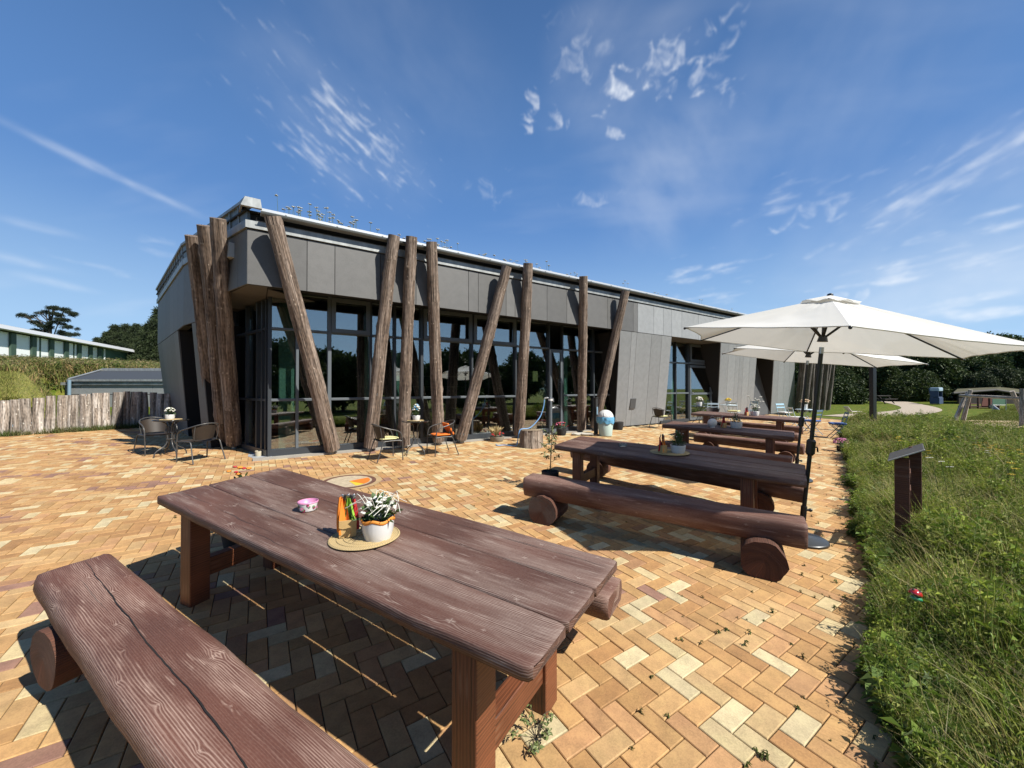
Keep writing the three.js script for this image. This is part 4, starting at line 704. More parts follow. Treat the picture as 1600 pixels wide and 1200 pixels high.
// ------------------------------------------------------------------ bistro sets
const face = (fx, fF) => Math.atan2(fx, -fF);
function wickerChair(label, x, F, fx, fF, pad, padName) {
  const t = thing('wicker_chair', label, 'chair', [x, terraceY(x, F), -F], face(fx, fF), 'dark tube and wicker bistro chairs');
  const half = (s) => [[-0.27 * s, 0, 0.25], [-0.272 * s, 0.2, 0.245], [-0.275 * s, 0.42, 0.235], [-0.278 * s, 0.56, 0.2], [-0.275 * s, 0.625, 0.11], [-0.262 * s, 0.665, -0.05], [-0.21 * s, 0.715, -0.2], [-0.11 * s, 0.75, -0.275]];
  part('arm_frame', tube([...half(1), [0, 0.76, -0.295], ...half(-1).reverse()], 0.0125, 90, 8), M.tube, t);
  for (const s of [-1, 1]) part('rear_leg', tube([[0.27 * s, 0.4, 0.235], [0.262 * s, 0.415, 0.1], [0.258 * s, 0.41, -0.1], [0.262 * s, 0.38, -0.17], [0.275 * s, 0.2, -0.23], [0.29 * s, 0, -0.3]], 0.012, 40, 8), M.tube, t);
  for (const s of [-1, 1]) part('back_strut', tube([[0.2 * s, 0.42, -0.16], [0.215 * s, 0.58, -0.19], [0.2 * s, 0.72, -0.205]], 0.008, 12, 6), M.tube, t);
  const seat = (u, v) => { const w = mix(0.25, 0.215, v); return V((u - 0.5) * 2 * w, 0.425 - 0.02 * Math.cos((u - 0.5) * Math.PI) + (v > 0.92 ? 0.0 : 0) - 0.02 * Math.sin(v * 3), mix(0.23, -0.2, v)); };
  const sg = gridGeo(seat, 12, 12), wk = M.wicker; part('seat', [sg, tube([seat(0, 0), seat(0.25, 0), seat(0.5, 0), seat(0.75, 0), seat(1, 0)], 0.013, 16, 7), tube([seat(0, 0), seat(0, 0.5), seat(0, 1)], 0.012, 12, 7), tube([seat(1, 0), seat(1, 0.5), seat(1, 1)], 0.012, 12, 7)], wickerSide, t);
  const back = (u, v) => { const a = mix(-1.15, 1.15, u), y = mix(0.44, 0.735 - 0.05 * Math.abs(u - 0.5) * 2, v), rr_ = mix(0.2, 0.25, v); return V(rr_ * Math.sin(a), y, -0.035 - mix(0.15, 0.245, v) * Math.cos(a)); };
  part('backrest', gridGeo(back, 18, 10), wickerSide, t);
  if (pad) { const q = gridGeo((u, v) => { const a = u * Math.PI * 2, r = Math.sin(v * Math.PI), e = Math.pow(Math.abs(Math.cos(a)), 0.4) * Math.sign(Math.cos(a)), f = Math.pow(Math.abs(Math.sin(a)), 0.4) * Math.sign(Math.sin(a)), k = Math.pow(r, 0.35); return V(0.2 * e * k, 0.45 + 0.026 * Math.cos(v * Math.PI) + 0.008 * N3(e * 3, f * 3, 1), 0.02 + 0.2 * f * k); }, 36, 14); q.attributes.normal; part('seat_cushion', q, pad, t); if (padName === 'folded') part('cushion_fold', rb(0.36, 0.05, 0.3, 0.022, 0.02, 0.575, -0.15, 0, -1.05), pad, t); }
  return t;
}
const wickerSide = M.wicker.clone(); wickerSide.side = 2;
function bistroTable(label, x, F, h = 0.76) {
  const t = thing('bistro_table', label, 'table', [x, terraceY(x, F), -F], 0, 'round dark bistro tables by the glass');
  part('tabletop', new THREE.LatheGeometry([[0, h - 0.012], [0.285, h - 0.012], [0.3, h - 0.02], [0.302, h - 0.006], [0.298, h + 0.002], [0.285, h], [0, h]].map(([a, b]) => new THREE.Vector2(a, b)), 48), phys(0.02, 0.022, 0.024, { roughness: 0.12, clearcoat: 0.6 }), t);
  for (let i = 0; i < 4; i++) { const a = i * Math.PI / 2 + 0.5, c = Math.cos(a), s = Math.sin(a), q = (r, y) => [r * c, y, r * s]; part('leg', tube([q(0.15, h - 0.03), q(0.07, h - 0.1), q(0.055, h - 0.3), q(0.06, 0.3), q(0.12, 0.2), q(0.21, 0.14), q(0.26, 0.08), q(0.275, 0)], 0.012, 40, 8), M.tube, t); }
  const ring = new THREE.TorusGeometry(0.07, 0.008, 8, 28); ring.rotateX(Math.PI / 2); ring.translate(0, 0.36, 0); part('ring', ring, M.tube, t);
  return t;
}
const TL = [-7.19, 8.1], TR = [-2.19, 8.72];
bistroTable('round bistro table by the left log cluster, white flower pot on it', ...TL);
wickerChair('wicker chair on the left of the round table by the log cluster', -7.75, 8.38, 0.85, -0.45);
wickerChair('wicker chair right of the round table, its back to the log cluster', -6.26, 7.72, -0.93, 0.36);
bistroTable('round bistro table between the yellow and orange cushioned chairs', ...TR);
wickerChair('wicker chair with pale yellow cushion before the glass front', -2.66, 8.15, 0.78, 0.62, M.yellowPad);
wickerChair('wicker chair with orange cushion before the glass front', -1.62, 8.83, -0.85, -0.52, M.orangePad, 'folded');
wickerChair('wicker chair with yellow cushion before the far glazed door', 5.5, 14.2, 0.8, 0.5, M.yellowPad);
wickerChair('wicker chair with red cushion behind the farthest timber table', 7.75, 14.9, -0.6, -0.7, M.redPad);
bistroTable('round bistro table beside the far glazed door', 7.5, 15.4);
// ------------------------------------------------------------------ blue folding furniture
function foldingChair(label, x, F, fx, fF, m, pad) {
  const t = thing('folding_chair', label, 'chair', [x, terraceY(x, F), -F], face(fx, fF), 'blue folding garden chairs');
  for (const s of [-1, 1]) { part('long_leg', tube([[0.2 * s, 0, 0.24], [0.2 * s, 0.42, -0.1], [0.2 * s, 0.86, -0.24]], 0.011, 24, 7), m, t); part('short_leg', rod(V(0.18 * s, 0, -0.24), V(0.18 * s, 0.44, 0.18), 0.01, 7), m, t); }
  for (let i = 0; i < 6; i++) part('slat', rb(0.4, 0.012, 0.045, 0.004, 0, 0.45, 0.17 - i * 0.062), m, t);
  part('back_slat', rb(0.42, 0.07, 0.012, 0.004, 0, 0.82, -0.225, 0, -0.28), m, t); part('back_slat', rb(0.42, 0.05, 0.012, 0.004, 0, 0.69, -0.19, 0, -0.28), m, t);
  part('cross_bar', [rod(V(-0.2, 0.12, 0.14), V(0.2, 0.12, 0.14), 0.008, 6), rod(V(-0.18, 0.12, -0.13), V(0.18, 0.12, -0.13), 0.008, 6)], m, t);
  if (pad) part('seat_cushion', rb(0.4, 0.05, 0.4, 0.022, 0, 0.482, 0.01), pad, t);
  return t;
}
function foldingTable(label, x, F, m, r = 0.3, h = 0.71) {
  const t = thing('folding_table', label, 'table', [x, terraceY(x, F), -F], 0.4, 'small pale blue metal tables');
  part('tabletop', cyl(r, r, 0.018, 0, h - 0.018, 0, 36), m, t);
  for (const s of [-1, 1]) { part('leg', rod(V(0.16 * s, 0, 0.25), V(0.16 * s, h - 0.02, -0.2), 0.01, 7), m, t); part('leg', rod(V(0.15 * s, 0, -0.25), V(0.15 * s, h - 0.02, 0.2), 0.01, 7), m, t); }
  return t;
}
foldingTable('small white metal table by the grey wall with a yellow flower pot', 9.8, 17.4, M.bluePale, 0.36);
foldingChair('grey blue folding chair right of the white metal table by the wall', 11.1, 17.9, -0.8, -0.2, M.blueGrey);
foldingChair('folding chair with yellow cushion in front of the white metal table', 9.7, 16.8, 0.6, 0.5, M.bluePale, M.yellowPad);
foldingChair('light blue folding chair with white cushion, back to the grey wall', 11.7, 16.5, 0.2, -1, M.blueLight, M.whitePad);
foldingTable('small pale blue table with a bouquet near the far corner posts', 11.75, 15.4, M.bluePale, 0.34);
foldingChair('dark blue folding chair with blue cushion nearest to the meadow edge', 10.55, 12.45, -0.75, 0.4, M.blueDark, M.bluePad);
foldingChair('blue folding chair with blue cushion behind the one at the meadow edge', 10.3, 13.2, -0.4, 0.9, M.blueGrey, M.bluePad);
foldingChair('pale folding chair with white cushion between the parasol poles', 10.6, 14.3, 0.9, -0.2, M.bluePale, M.whitePad);
foldingChair('white folding chair leaning by the far glazed door', 8.3, 15.9, -0.5, -0.8, M.bluePale);

// ------------------------------------------------------------------ pots, plants
function leaves(n, fn, len, wid, rnd, droop = 0.25) {      // fn() -> [base Vector3, direction Vector3]
  const pos = [], nor = [], q = V(), up = V(0, 1, 0);
  for (let i = 0; i < n; i++) {
    const [b, d] = fn(i), l = len * (0.65 + 0.6 * rnd()), w = wid * (0.7 + 0.5 * rnd()); d.normalize(); const s = d.clone().cross(up); if (s.lengthSq() < 0.01) s.set(1, 0, 0); s.normalize(); s.applyAxisAngle(d, (rnd() - 0.5) * 1.8);
    const m = b.clone().addScaledVector(d, l * 0.5), t = b.clone().addScaledVector(d, l); t.y -= droop * l; const a = m.clone().addScaledVector(s, w / 2), c = m.clone().addScaledVector(s, -w / 2);
    for (const v of [b, a, t, b, t, c]) pos.push(v.x, v.y, v.z);
  }
  const g = new THREE.BufferGeometry(); g.setAttribute('position', new THREE.Float32BufferAttribute(pos, 3)); g.setAttribute('uv', new THREE.BufferAttribute(new Float32Array(pos.length / 3 * 2), 2)); g.computeVertexNormals(); return g;
}
function blossoms(n, fn, r, rnd) { const list = []; for (let i = 0; i < n; i++) { const [p, s] = fn(i), g = new THREE.IcosahedronGeometry(r * (0.7 + 0.6 * rnd()), 0); g.scale(1, 0.6, 1); g.rotateY(rnd() * 6); g.translate(p.x, p.y, p.z); list.push(g); } return join(list); }
function pot(label, pos, r, h, pm, o = {}) {
  const { leaf = M.leaf[0], nL = 90, spread = 1.1, lh = 0.12, fl = M.petalWhite, nF = 22, fr = 0.012, fl2, nF2 = 0, seed = 1, name = 'flower_pot', cat = 'flower pot', group, ribs = 0, rim, leafLen = 0.06, leafW = 0.02, stems = false } = o;
  const t = thing(name, label, cat, pos, 0, group), rnd = rngOf(seed * 77 + 5);
  const prof = [[0, 0.004], [r * 0.78, 0.004], [r * 0.82, 0.0], [r * 0.97, h * 0.5], [r, h * 0.93], [r * 1.03, h], [r * 0.95, h], [r * 0.9, h * 0.85], [0, h * 0.85]].map(([a, b]) => new THREE.Vector2(a, b));
  const lg = new THREE.LatheGeometry(prof, 40); if (ribs) { const p = lg.attributes.position; for (let i = 0; i < p.count; i++) { const a = Math.atan2(p.getZ(i), p.getX(i)), k = 1 + 0.012 * Math.sin(a * ribs); p.setX(i, p.getX(i) * k); p.setZ(i, p.getZ(i) * k); } lg.computeVertexNormals(); }
  part('pot', lg, pm, t); part('soil', cyl(r * 0.9, r * 0.9, 0.006, 0, h * 0.86, 0, 24), M.soil, t);
  if (rim) { const g = gridGeo((u, v) => { const a = u * Math.PI * 2; return V(Math.cos(a) * r * (1.0 + 0.07 * Math.sin(v * 3)), h * (0.9 + 0.2 * v + 0.06 * Math.sin(a * 5)), Math.sin(a) * r * (1.0 + 0.07 * Math.sin(v * 3))); }, 40, 4); part('cuff', g, rim, t); }
  const dir = () => { const a = rnd() * 6.283, e = 0.2 + 1.2 * rnd(); return V(Math.cos(a) * Math.cos(e), Math.sin(e), Math.sin(a) * Math.cos(e)); };
  part('foliage', leaves(nL, () => { const d = dir(), b = V(d.x * r * 0.5 * rnd(), h * 0.85 + lh * rnd() * 0.8 * d.y, d.z * r * 0.5 * rnd()); b.addScaledVector(d, r * spread * 0.5 * rnd()); return [b, d]; }, leafLen, leafW, rnd), leaf, t);
  const bl = (i) => { const d = dir(); return [V(d.x * r * spread, h * 0.9 + lh * (0.35 + 0.75 * d.y), d.z * r * spread)]; };
  if (nF) part('blossoms', blossoms(nF, bl, fr, rnd), fl, t);
  if (nF2) part('blossoms', blossoms(nF2, bl, fr * 1.1, rnd), fl2, t);
  return t;
}
function caddy(label, pos, turn, naps, seed) {
  const t = thing('cutlery_caddy', label, 'cutlery caddy', pos, turn, 'wooden cutlery caddies with napkins'), rnd = rngOf(seed);
  part('box', [bx(0.1, 0.105, 0.008, 0, 0.0525, 0.036), bx(0.1, 0.105, 0.008, 0, 0.0525, -0.036), bx(0.008, 0.105, 0.064, 0.046, 0.0525, 0), bx(0.008, 0.105, 0.064, -0.046, 0.0525, 0), bx(0.084, 0.006, 0.064, 0, 0.004, 0)], M.boxWood, t);
  naps.forEach((m, i) => {
    const x = -0.032 + 0.064 * i / Math.max(1, naps.length - 1), hh = 0.2 + 0.035 * rnd(), tl = (rnd() - 0.5) * 0.25, w = 0.034;
    const g = gridGeo((u, v) => V(x + (u - 0.5) * w * 2 * (1 - 0.75 * v * v) + tl * v * 0.12, 0.02 + hh * v, 0.016 * Math.sin(u * Math.PI * 2 + i) * (1 - 0.4 * v) + 0.02 * (i % 2 ? 1 : -1) * (1 - v) + 0.01 * Math.sin(v * 4 + i)), 8, 8); const mm = m.clone(); mm.side = 2; part('napkin', g, napSide(m), t);
  });
  for (let i = 0; i < 5; i++) { const x = -0.034 + 0.017 * i, z = (rnd() - 0.5) * 0.04, g = [rod(V(x, 0.05, z), V(x + (rnd() - 0.5) * 0.03, 0.23 + 0.02 * rnd(), z * 1.5), 0.0035, 6)], e = V(x, 0.24, z * 1.5); g.push(new THREE.SphereGeometry(0.012, 8, 6).scale(0.8, 1.7, 0.3).translate(e.x, e.y, e.z)); part('cutlery', g, i % 2 ? M.black : M.steel, t); }
  return t;
}
const napCache = new Map(); function napSide(m) { if (!napCache.has(m)) { const c = m.clone(); c.side = 2; napCache.set(m, c); } return napCache.get(m); }
function strawMat(label, pos, r) { const t = thing('straw_mat', label, 'place mat', pos, 0, 'round straw mats'); const g = new THREE.LatheGeometry([[0, 0], [r - 0.01, 0], [r, 0.004], [r - 0.006, 0.009], [r - 0.02, 0.007], [0, 0.006]].map(([a, b]) => new THREE.Vector2(a, b)), 48); const p = g.attributes.position; for (let i = 0; i < p.count; i++) { const a = Math.atan2(p.getZ(i), p.getX(i)), k = 1 + 0.012 * Math.sin(a * 46); p.setX(i, p.getX(i) * k); p.setZ(i, p.getZ(i) * k); } boxUV(g); part('disc', g, M.straw, t); const rings = []; for (let q = r * 0.2; q < r; q += r * 0.19) { const to = new THREE.TorusGeometry(q, 0.0035, 5, 40); to.rotateX(Math.PI / 2); to.translate(0, 0.008, 0); rings.push(to); } part('braid', rings, M.straw, t); return t; }
const onTable = (x, F, h = 0.762) => [x, terraceY(x, F) + h, -F];
// front table
strawMat('straw mat on the front table under the yellow napkins', onTable(-0.935, 2.45), 0.215);
caddy('wooden caddy with orange, yellow and green napkins on the front table', onTable(-1.045, 2.455, 0.771), 0.35, [M.orangeNap, M.orangeNap, M.yellowNap, M.greenNap, M.redNap], 3);
{
  const t = pot('white ribbed flower pot with orange cuff and white blossoms on the front table', onTable(-0.845, 2.43, 0.771), 0.098, 0.12, M.ceramic, { seed: 2, ribs: 40, rim: M.petalOrange, nL: 120, lh: 0.13, spread: 1.15, nF: 60, fr: 0.011, leafLen: 0.08, leafW: 0.032 });
  const rnd = rngOf(8), tw = []; for (let i = 0; i < 26; i++) { const a = rnd() * 6.28, q = 0.06 + 0.07 * rnd(), y = 0.15 + 0.1 * rnd(); tw.push(tube([[0.02 * Math.cos(a), 0.12, 0.02 * Math.sin(a)], [q * Math.cos(a), y + 0.05, q * Math.sin(a)], [q * 1.5 * Math.cos(a + 0.6), y + 0.01, q * 1.5 * Math.sin(a + 0.6)]], 0.0022, 10, 4)); } part('raffia', tw, M.petalWhite, t);
}
{ // bowl with printed dots
  const t = thing('dotted_bowl', 'small white bowl with pink inside and coloured dots on the front table', 'bowl', onTable(-1.543, 2.912, 0.762));
  const r = 0.07, h = 0.07; part('bowl', new THREE.LatheGeometry([[0, 0], [0.05, 0], [0.057, 0.006], [r, h], [r - 0.006, h]].map(([a, b]) => new THREE.Vector2(a, b)), 36), M.ceramic, t);
  part('inside', new THREE.LatheGeometry([[r + 0.001, h - 0.008], [r + 0.001, h + 0.001], [r - 0.006, h + 0.001], [0.055, 0.016], [0, 0.012]].map(([a, b]) => new THREE.Vector2(a, b)), 36), mat(0.75, 0.3, 0.5, 0.4), t);
  const cs = [mat(0.25, 0.02, 0.06, 0.4), mat(0.12, 0.28, 0.12, 0.4), mat(0.6, 0.2, 0.32, 0.4)], rnd = rngOf(4);
  for (let i = 0; i < 26; i++) { const a = i * 0.62, y = 0.014 + 0.042 * ((i * 0.618) % 1), q = mix(0.058, r, y / h) + 0.0005, s = 0.005 + 0.008 * rnd(), g = new THREE.CircleGeometry(s, 14); g.rotateX(-0.19); g.translate(0, y, q + 0.0006); g.rotateY(a); part('dot', g, cs[i % 3], t); }
}
// second table
strawMat('straw mat on the second table under the red napkins', onTable(2.24, 5.47), 0.27);
caddy('wooden caddy with red napkins on the second table', onTable(2.12, 5.42, 0.771), 0.5, [M.redNap, M.orangeNap, M.redNap], 7);
pot('white flower pot with dark green herb on the second table', onTable(2.34, 5.42, 0.771), 0.1, 0.11, M.ceramic, { seed: 4, nL: 190, lh: 0.2, spread: 1.2, nF: 8, fr: 0.008 });
{ const t = thing('glass_ashtray', 'square glass ashtray on the shaded part of the second table', 'ashtray', onTable(1.7, 5.9)); part('dish', [rb(0.1, 0.012, 0.1, 0.004, 0, 0.006, 0), rb(0.1, 0.035, 0.014, 0.004, 0, 0.025, 0.043), rb(0.1, 0.035, 0.014, 0.004, 0, 0.025, -0.043), rb(0.014, 0.035, 0.072, 0.004, 0.043, 0.025, 0), rb(0.014, 0.035, 0.072, 0.004, -0.043, 0.025, 0)], phys(0.7, 0.75, 0.75, { roughness: 0.05, transmission: 0.9, thickness: 0.02, ior: 1.5 }), t); }
// third table
caddy('wooden caddy with dark red napkins on the third table', onTable(4.68, 8.5), 0.5, [M.redNap, M.redNap, M.redNap], 9);
pot('white flower pot with a leafy plant on the third table', onTable(4.93, 8.45), 0.12, 0.13, M.ceramic, { seed: 6, nL: 160, lh: 0.2, nF: 10, fr: 0.01 });
{ const t = thing('white_lantern', 'white round lantern left of the caddy on the third table', 'lantern', onTable(4.43, 8.5)); part('globe', new THREE.SphereGeometry(0.1, 20, 14).scale(1, 0.95, 0.8).translate(0, 0.1, 0), M.white, t); part('foot', cyl(0.05, 0.04, 0.02), M.white, t); part('loop', new THREE.TorusGeometry(0.035, 0.004, 6, 20).translate(0, 0.215, 0), M.steel, t); }
{ const t = thing('black_bowl', 'small black bowl on the third table behind the napkins', 'bowl', onTable(4.85, 8.95)); part('bowl', new THREE.LatheGeometry([[0, 0], [0.04, 0], [0.075, 0.05], [0.07, 0.05], [0.04, 0.012], [0, 0.01]].map(([a, b]) => new THREE.Vector2(a, b)), 28), M.black, t); }
// fourth table
caddy('wooden caddy with bright red napkins on the farthest table', onTable(7.05, 11.55), 0.5, [M.redNap, M.redNap, M.redNap, M.redNap], 12);
{ const t = pot('white pot with tall white wild flowers on the farthest table', onTable(7.33, 11.6), 0.12, 0.13, M.ceramic, { seed: 8, nL: 120, lh: 0.2, nF: 40, fr: 0.02 }); const rnd = rngOf(41), st = [], fl = []; for (let i = 0; i < 9; i++) { const a = rnd() * 6.28, q = 0.1 + 0.28 * rnd(), y = 0.35 + 0.25 * rnd(), e = V(q * Math.cos(a), y, q * Math.sin(a)); st.push(tube([[0, 0.12, 0], [e.x * 0.5, y * 0.7, e.z * 0.5], e.toArray()], 0.003, 8, 4)); for (let k = 0; k < 7; k++) fl.push(new THREE.IcosahedronGeometry(0.012, 0).translate(e.x + (rnd() - 0.5) * 0.05, e.y + 0.01 * rnd(), e.z + (rnd() - 0.5) * 0.05)); } part('stem', st, M.leaf[1], t); part('umbels', fl, M.petalWhite, t); }
// bistro tables
strawMat('straw mat on the round table by the log cluster', onTable(...TL, 0.762), 0.19);
pot('white pot with white flowers and a blue pick on the left round table', onTable(TL[0] - 0.02, TL[1], 0.77), 0.085, 0.1, M.ceramic, { seed: 11, nL: 90, lh: 0.14, nF: 40, fr: 0.018, fl2: M.petalBlue, nF2: 4 });
strawMat('straw mat on the round table between the cushioned chairs', onTable(...TR, 0.762), 0.19);
pot('white pot with white and blue flowers between the cushioned chairs', onTable(TR[0] + 0.02, TR[1], 0.77), 0.085, 0.11, M.ceramic, { seed: 12, nL: 110, lh: 0.24, spread: 0.9, nF: 36, fr: 0.02, fl2: M.petalBlue, nF2: 14 });
pot('white pot with white flowers on the round table by the far door', onTable(7.5, 15.4, 0.762), 0.11, 0.16, M.ceramic, { seed: 13, nL: 80, lh: 0.2, nF: 34, fr: 0.035 });
pot('pot of yellow flowers on the white metal table', [9.8, terraceY(9.8, 17.4) + 0.712, -17.4], 0.11, 0.12, M.ceramic, { seed: 14, nL: 60, lh: 0.16, fl: M.petalYellow, nF: 26, fr: 0.04 });
pot('vase with a peach bouquet on the small pale blue table', [11.75, terraceY(11.75, 15.4) + 0.712, -15.4], 0.08, 0.2, M.ceramic, { seed: 15, nL: 70, lh: 0.2, spread: 2, fl: mat(0.7, 0.5, 0.32, 0.7), nF: 34, fr: 0.04 });
// pots on the ground
const onGround = (x, F) => [x, terraceY(x, F), -F];
pot('dark pot of orange and red flowers behind the left end of the front table', onGround(-2.8, 3.95), 0.15, 0.26, M.blackRough, { seed: 16, nL: 160, lh: 0.55, spread: 1.3, fl: M.petalOrange, nF: 7, fr: 0.025, fl2: M.petalRed, nF2: 5, leafLen: 0.1, leafW: 0.035, leaf: M.leaf[0] });
{ const t = pot('potted sapling with pale leaves behind the thick log bench', onGround(0.62, 6.25), 0.14, 0.28, M.blackRough, { seed: 17, nL: 10, nF: 0, name: 'potted_sapling', cat: 'potted plant' }); const rnd = rngOf(5), st = [tube([[0, 0.2, 0], [0.01, 0.5, 0.01], [0.03, 0.8, 0], [0.02, 0.95, 0.02]], 0.008, 16, 6)], tips = []; for (let i = 0; i < 12; i++) { const y = 0.42 + 0.045 * i, a = i * 2.4, l = 0.17 * (1.1 - y * 0.5); const e = V(Math.cos(a) * l, y + 0.12, Math.sin(a) * l); st.push(tube([[0.01, y, 0], [e.x * 0.5, y + 0.04, e.z * 0.5], e.toArray()], 0.003, 8, 4)); tips.push([V(0.01, y, 0), e]); } part('stem', st, M.twig, t); part('foliage', leaves(230, (i) => { const [p, e] = tips[i % 12], q = p.clone().lerp(e, 0.35 + 0.7 * rnd()); return [q, V(rnd() - 0.5, rnd() - 0.3, rnd() - 0.5)]; }, 0.055, 0.026, rnd), M.leaf[2], t); }
{ const t = pot('low bowl of dry ornamental grass with red flowers by the glass', onGround(-0.42, 10.7), 0.2, 0.13, mat(0.3, 0.26, 0.2, 0.9), { seed: 18, nL: 60, lh: 0.12, nF: 0, fl2: M.petalRed, nF2: 14, fr: 0.03 }); const rnd = rngOf(6); part('dry_grass', leaves(150, () => { const a = rnd() * 6.28, e = 0.9 + 0.6 * rnd(); return [V(-0.05, 0.1, 0), V(Math.cos(a) * Math.cos(e), Math.sin(e) * 1.3, Math.sin(a) * Math.cos(e))]; }, 0.42, 0.012, rnd, 0.3), mat(0.55, 0.42, 0.2, 0.8, { side: 2 }), t); }
pot('small empty cream pot at the glass corner', onGround(-5.4, 8.2), 0.07, 0.12, mat(0.62, 0.55, 0.4, 0.8), { seed: 19, nL: 0 || 3, nF: 0 });
pot('pot of pink flowers at the meadow edge by the blue chairs', onGround(8.62, 10.05), 0.11, 0.14, M.blackRough, { seed: 20, nL: 140, lh: 0.2, spread: 1.6, fl: M.petalPink, nF: 60, fr: 0.024 });
pot('dark pot of red and purple flowers inside the doorway step', onGround(1.55, 12.05), 0.16, 0.2, M.blackRough, { seed: 21, nL: 100, lh: 0.2, spread: 1.5, fl: M.petalRed, nF: 18, fr: 0.025, fl2: M.petalPink, nF2: 10 });
pot('low dark pot with green shoots against the grey wall', onGround(3.75, 13.6), 0.19, 0.27, M.blackRough, { seed: 22, nL: 4, nF: 0 });
// ------------------------------------------------------------------ stump, tap, bin, posts
{
  const x = 0.5, F = 9.95, y = terraceY(x, F), t = thing('tree_stump', 'pale tree stump by the entrance with a blue hose on it', 'tree stump', [x, y, -F]);
  part('trunk', logGeo(V(0, -0.02, 0), V(0, 0.44, 0), 0.315, 0.275, 3, { knots: 8, rough: 0.14, rows: 14, seg: 40, knotH: 0.03, caps: false }), M.stump, t);
  const g = new THREE.CircleGeometry(0.28, 40); g.rotateX(-Math.PI / 2); g.translate(0, 0.435, 0); boxUV(g); part('cut_face', g, M.cutEnd, t);
  const rings = []; for (let q = 0.05; q < 0.26; q += 0.045) { const to = new THREE.TorusGeometry(q, 0.002, 4, 36); to.rotateX(Math.PI / 2); to.translate(0.01, 0.436, 0); rings.push(to); } part('growth_ring', rings, mat(0.2, 0.14, 0.08, 0.9), t);
}
{
  const x = 1.0, F = 10.35, y = terraceY(x, F), t = thing('tap_post', 'slim tall steel tap post behind the tree stump', 'tap post', [x, y, -F]);
  part('post', rod(V(0, 0, 0), V(0.02, 2.55, 0), 0.017, 12), M.frame, t); part('base_plate', cyl(0.08, 0.08, 0.012), M.zinc, t);
  part('tap', [rod(V(-0.02, 1.25, 0.02), V(-0.13, 1.24, 0.05), 0.014, 8), rod(V(-0.13, 1.25, 0.05), V(-0.13, 1.18, 0.05), 0.013, 8), bx(0.06, 0.012, 0.02, -0.06, 1.285, 0.03), rod(V(0.02, 1.25, 0.02), V(0.1, 1.24, 0.05), 0.014, 8), rod(V(0.1, 1.24, 0.05), V(0.11, 1.14, 0.05), 0.02, 8)], M.steel, t);
  part('hose_reel', [cyl(0.06, 0.06, 0.05, 0.03, 1.17, 0.06, 16)], M.white, t);
  const h = thing('garden_hose', 'blue garden hose hanging from the tap post onto the stump', 'hose', [x, y, -F]);
  part('hose', tube([[-0.13, 1.2, 0.05], [-0.16, 1.0, 0.08], [-0.25, 0.76, 0.15], [-0.4, 0.58, 0.25], [-0.55, 0.47, 0.34], [-0.72, 0.46, 0.42], [-0.8, 0.42, 0.46], [-0.84, 0.25, 0.5], [-0.88, 0.05, 0.5], [-1.0, 0.02, 0.42], [-1.2, 0.02, 0.3], [-1.38, 0.02, 0.36], [-1.42, 0.02, 0.2]], 0.015, 90, 8), mat(0.16, 0.35, 0.62, 0.45), h);
}
{
  const x = 2.93, F = 12.04, y = terraceY(x, F), t = thing('waste_bin', 'pale green waste bin with blue bag and white dome lid', 'waste bin', [x, y, -F]);
  part('body', new THREE.LatheGeometry([[0, 0], [0.19, 0], [0.2, 0.02], [0.245, 0.56], [0, 0.56]].map(([a, b]) => new THREE.Vector2(a, b)), 36), mat(0.5, 0.62, 0.56, 0.5), t);
  const bag = gridGeo((u, v) => { const a = u * Math.PI * 2, r = 0.255 + 0.012 * Math.sin(a * 11 + v * 3) + 0.01 * N3(Math.cos(a) * 4, v * 3, Math.sin(a) * 4) + 0.012 * Math.sin(v * 3.1); return V(Math.cos(a) * r, 0.4 + 0.2 * v + (v < 0.1 ? 0.018 * Math.sin(a * 7) : 0), Math.sin(a) * r); }, 64, 8); part('bag', bag, mat(0.14, 0.42, 0.66, 0.5, { side: 2 }), t);
  part('lid', new THREE.SphereGeometry(0.245, 32, 14, 0, Math.PI * 2, 0, Math.PI / 2).scale(1, 0.95, 1).translate(0, 0.585, 0), mat(0.78, 0.78, 0.76, 0.4), t); part('flap', rb(0.2, 0.12, 0.02, 0.008, 0, 0.68, 0.2, 0, -0.5), mat(0.7, 0.7, 0.69, 0.4), t);
}
{
  const x = 2.72, F = 12.45, t = thing('black_bollard', 'square black post just left of the waste bin', 'post', [x, terraceY(x, F), -F]);
  part('post', rb(0.1, 1.15, 0.1, 0.008, 0, 0.575, 0, 0.5), M.blackRough, t); part('cap', rb(0.12, 0.03, 0.12, 0.008, 0, 1.16, 0, 0.5), M.black, t); part('label_plate', rb(0.06, 0.25, 0.01, 0.003, 0.03, 0.75, 0.062, 0.5), M.blueGrey, t);
}
{
  const t = thing('rope_coil', 'pale rope lying in a heap left of the waste bin', 'rope', onGround(2.15, 12.1)), pts = []; const rnd = rngOf(9); for (let i = 0; i < 40; i++) pts.push([0.3 * Math.sin(i * 0.9) + 0.1 * rnd(), 0.03 + 0.03 * rnd(), 0.12 * Math.cos(i * 1.1) + 0.05 * rnd()]); part('rope', tube(pts, 0.022, 220, 6), mat(0.55, 0.52, 0.45, 0.9), t);
}
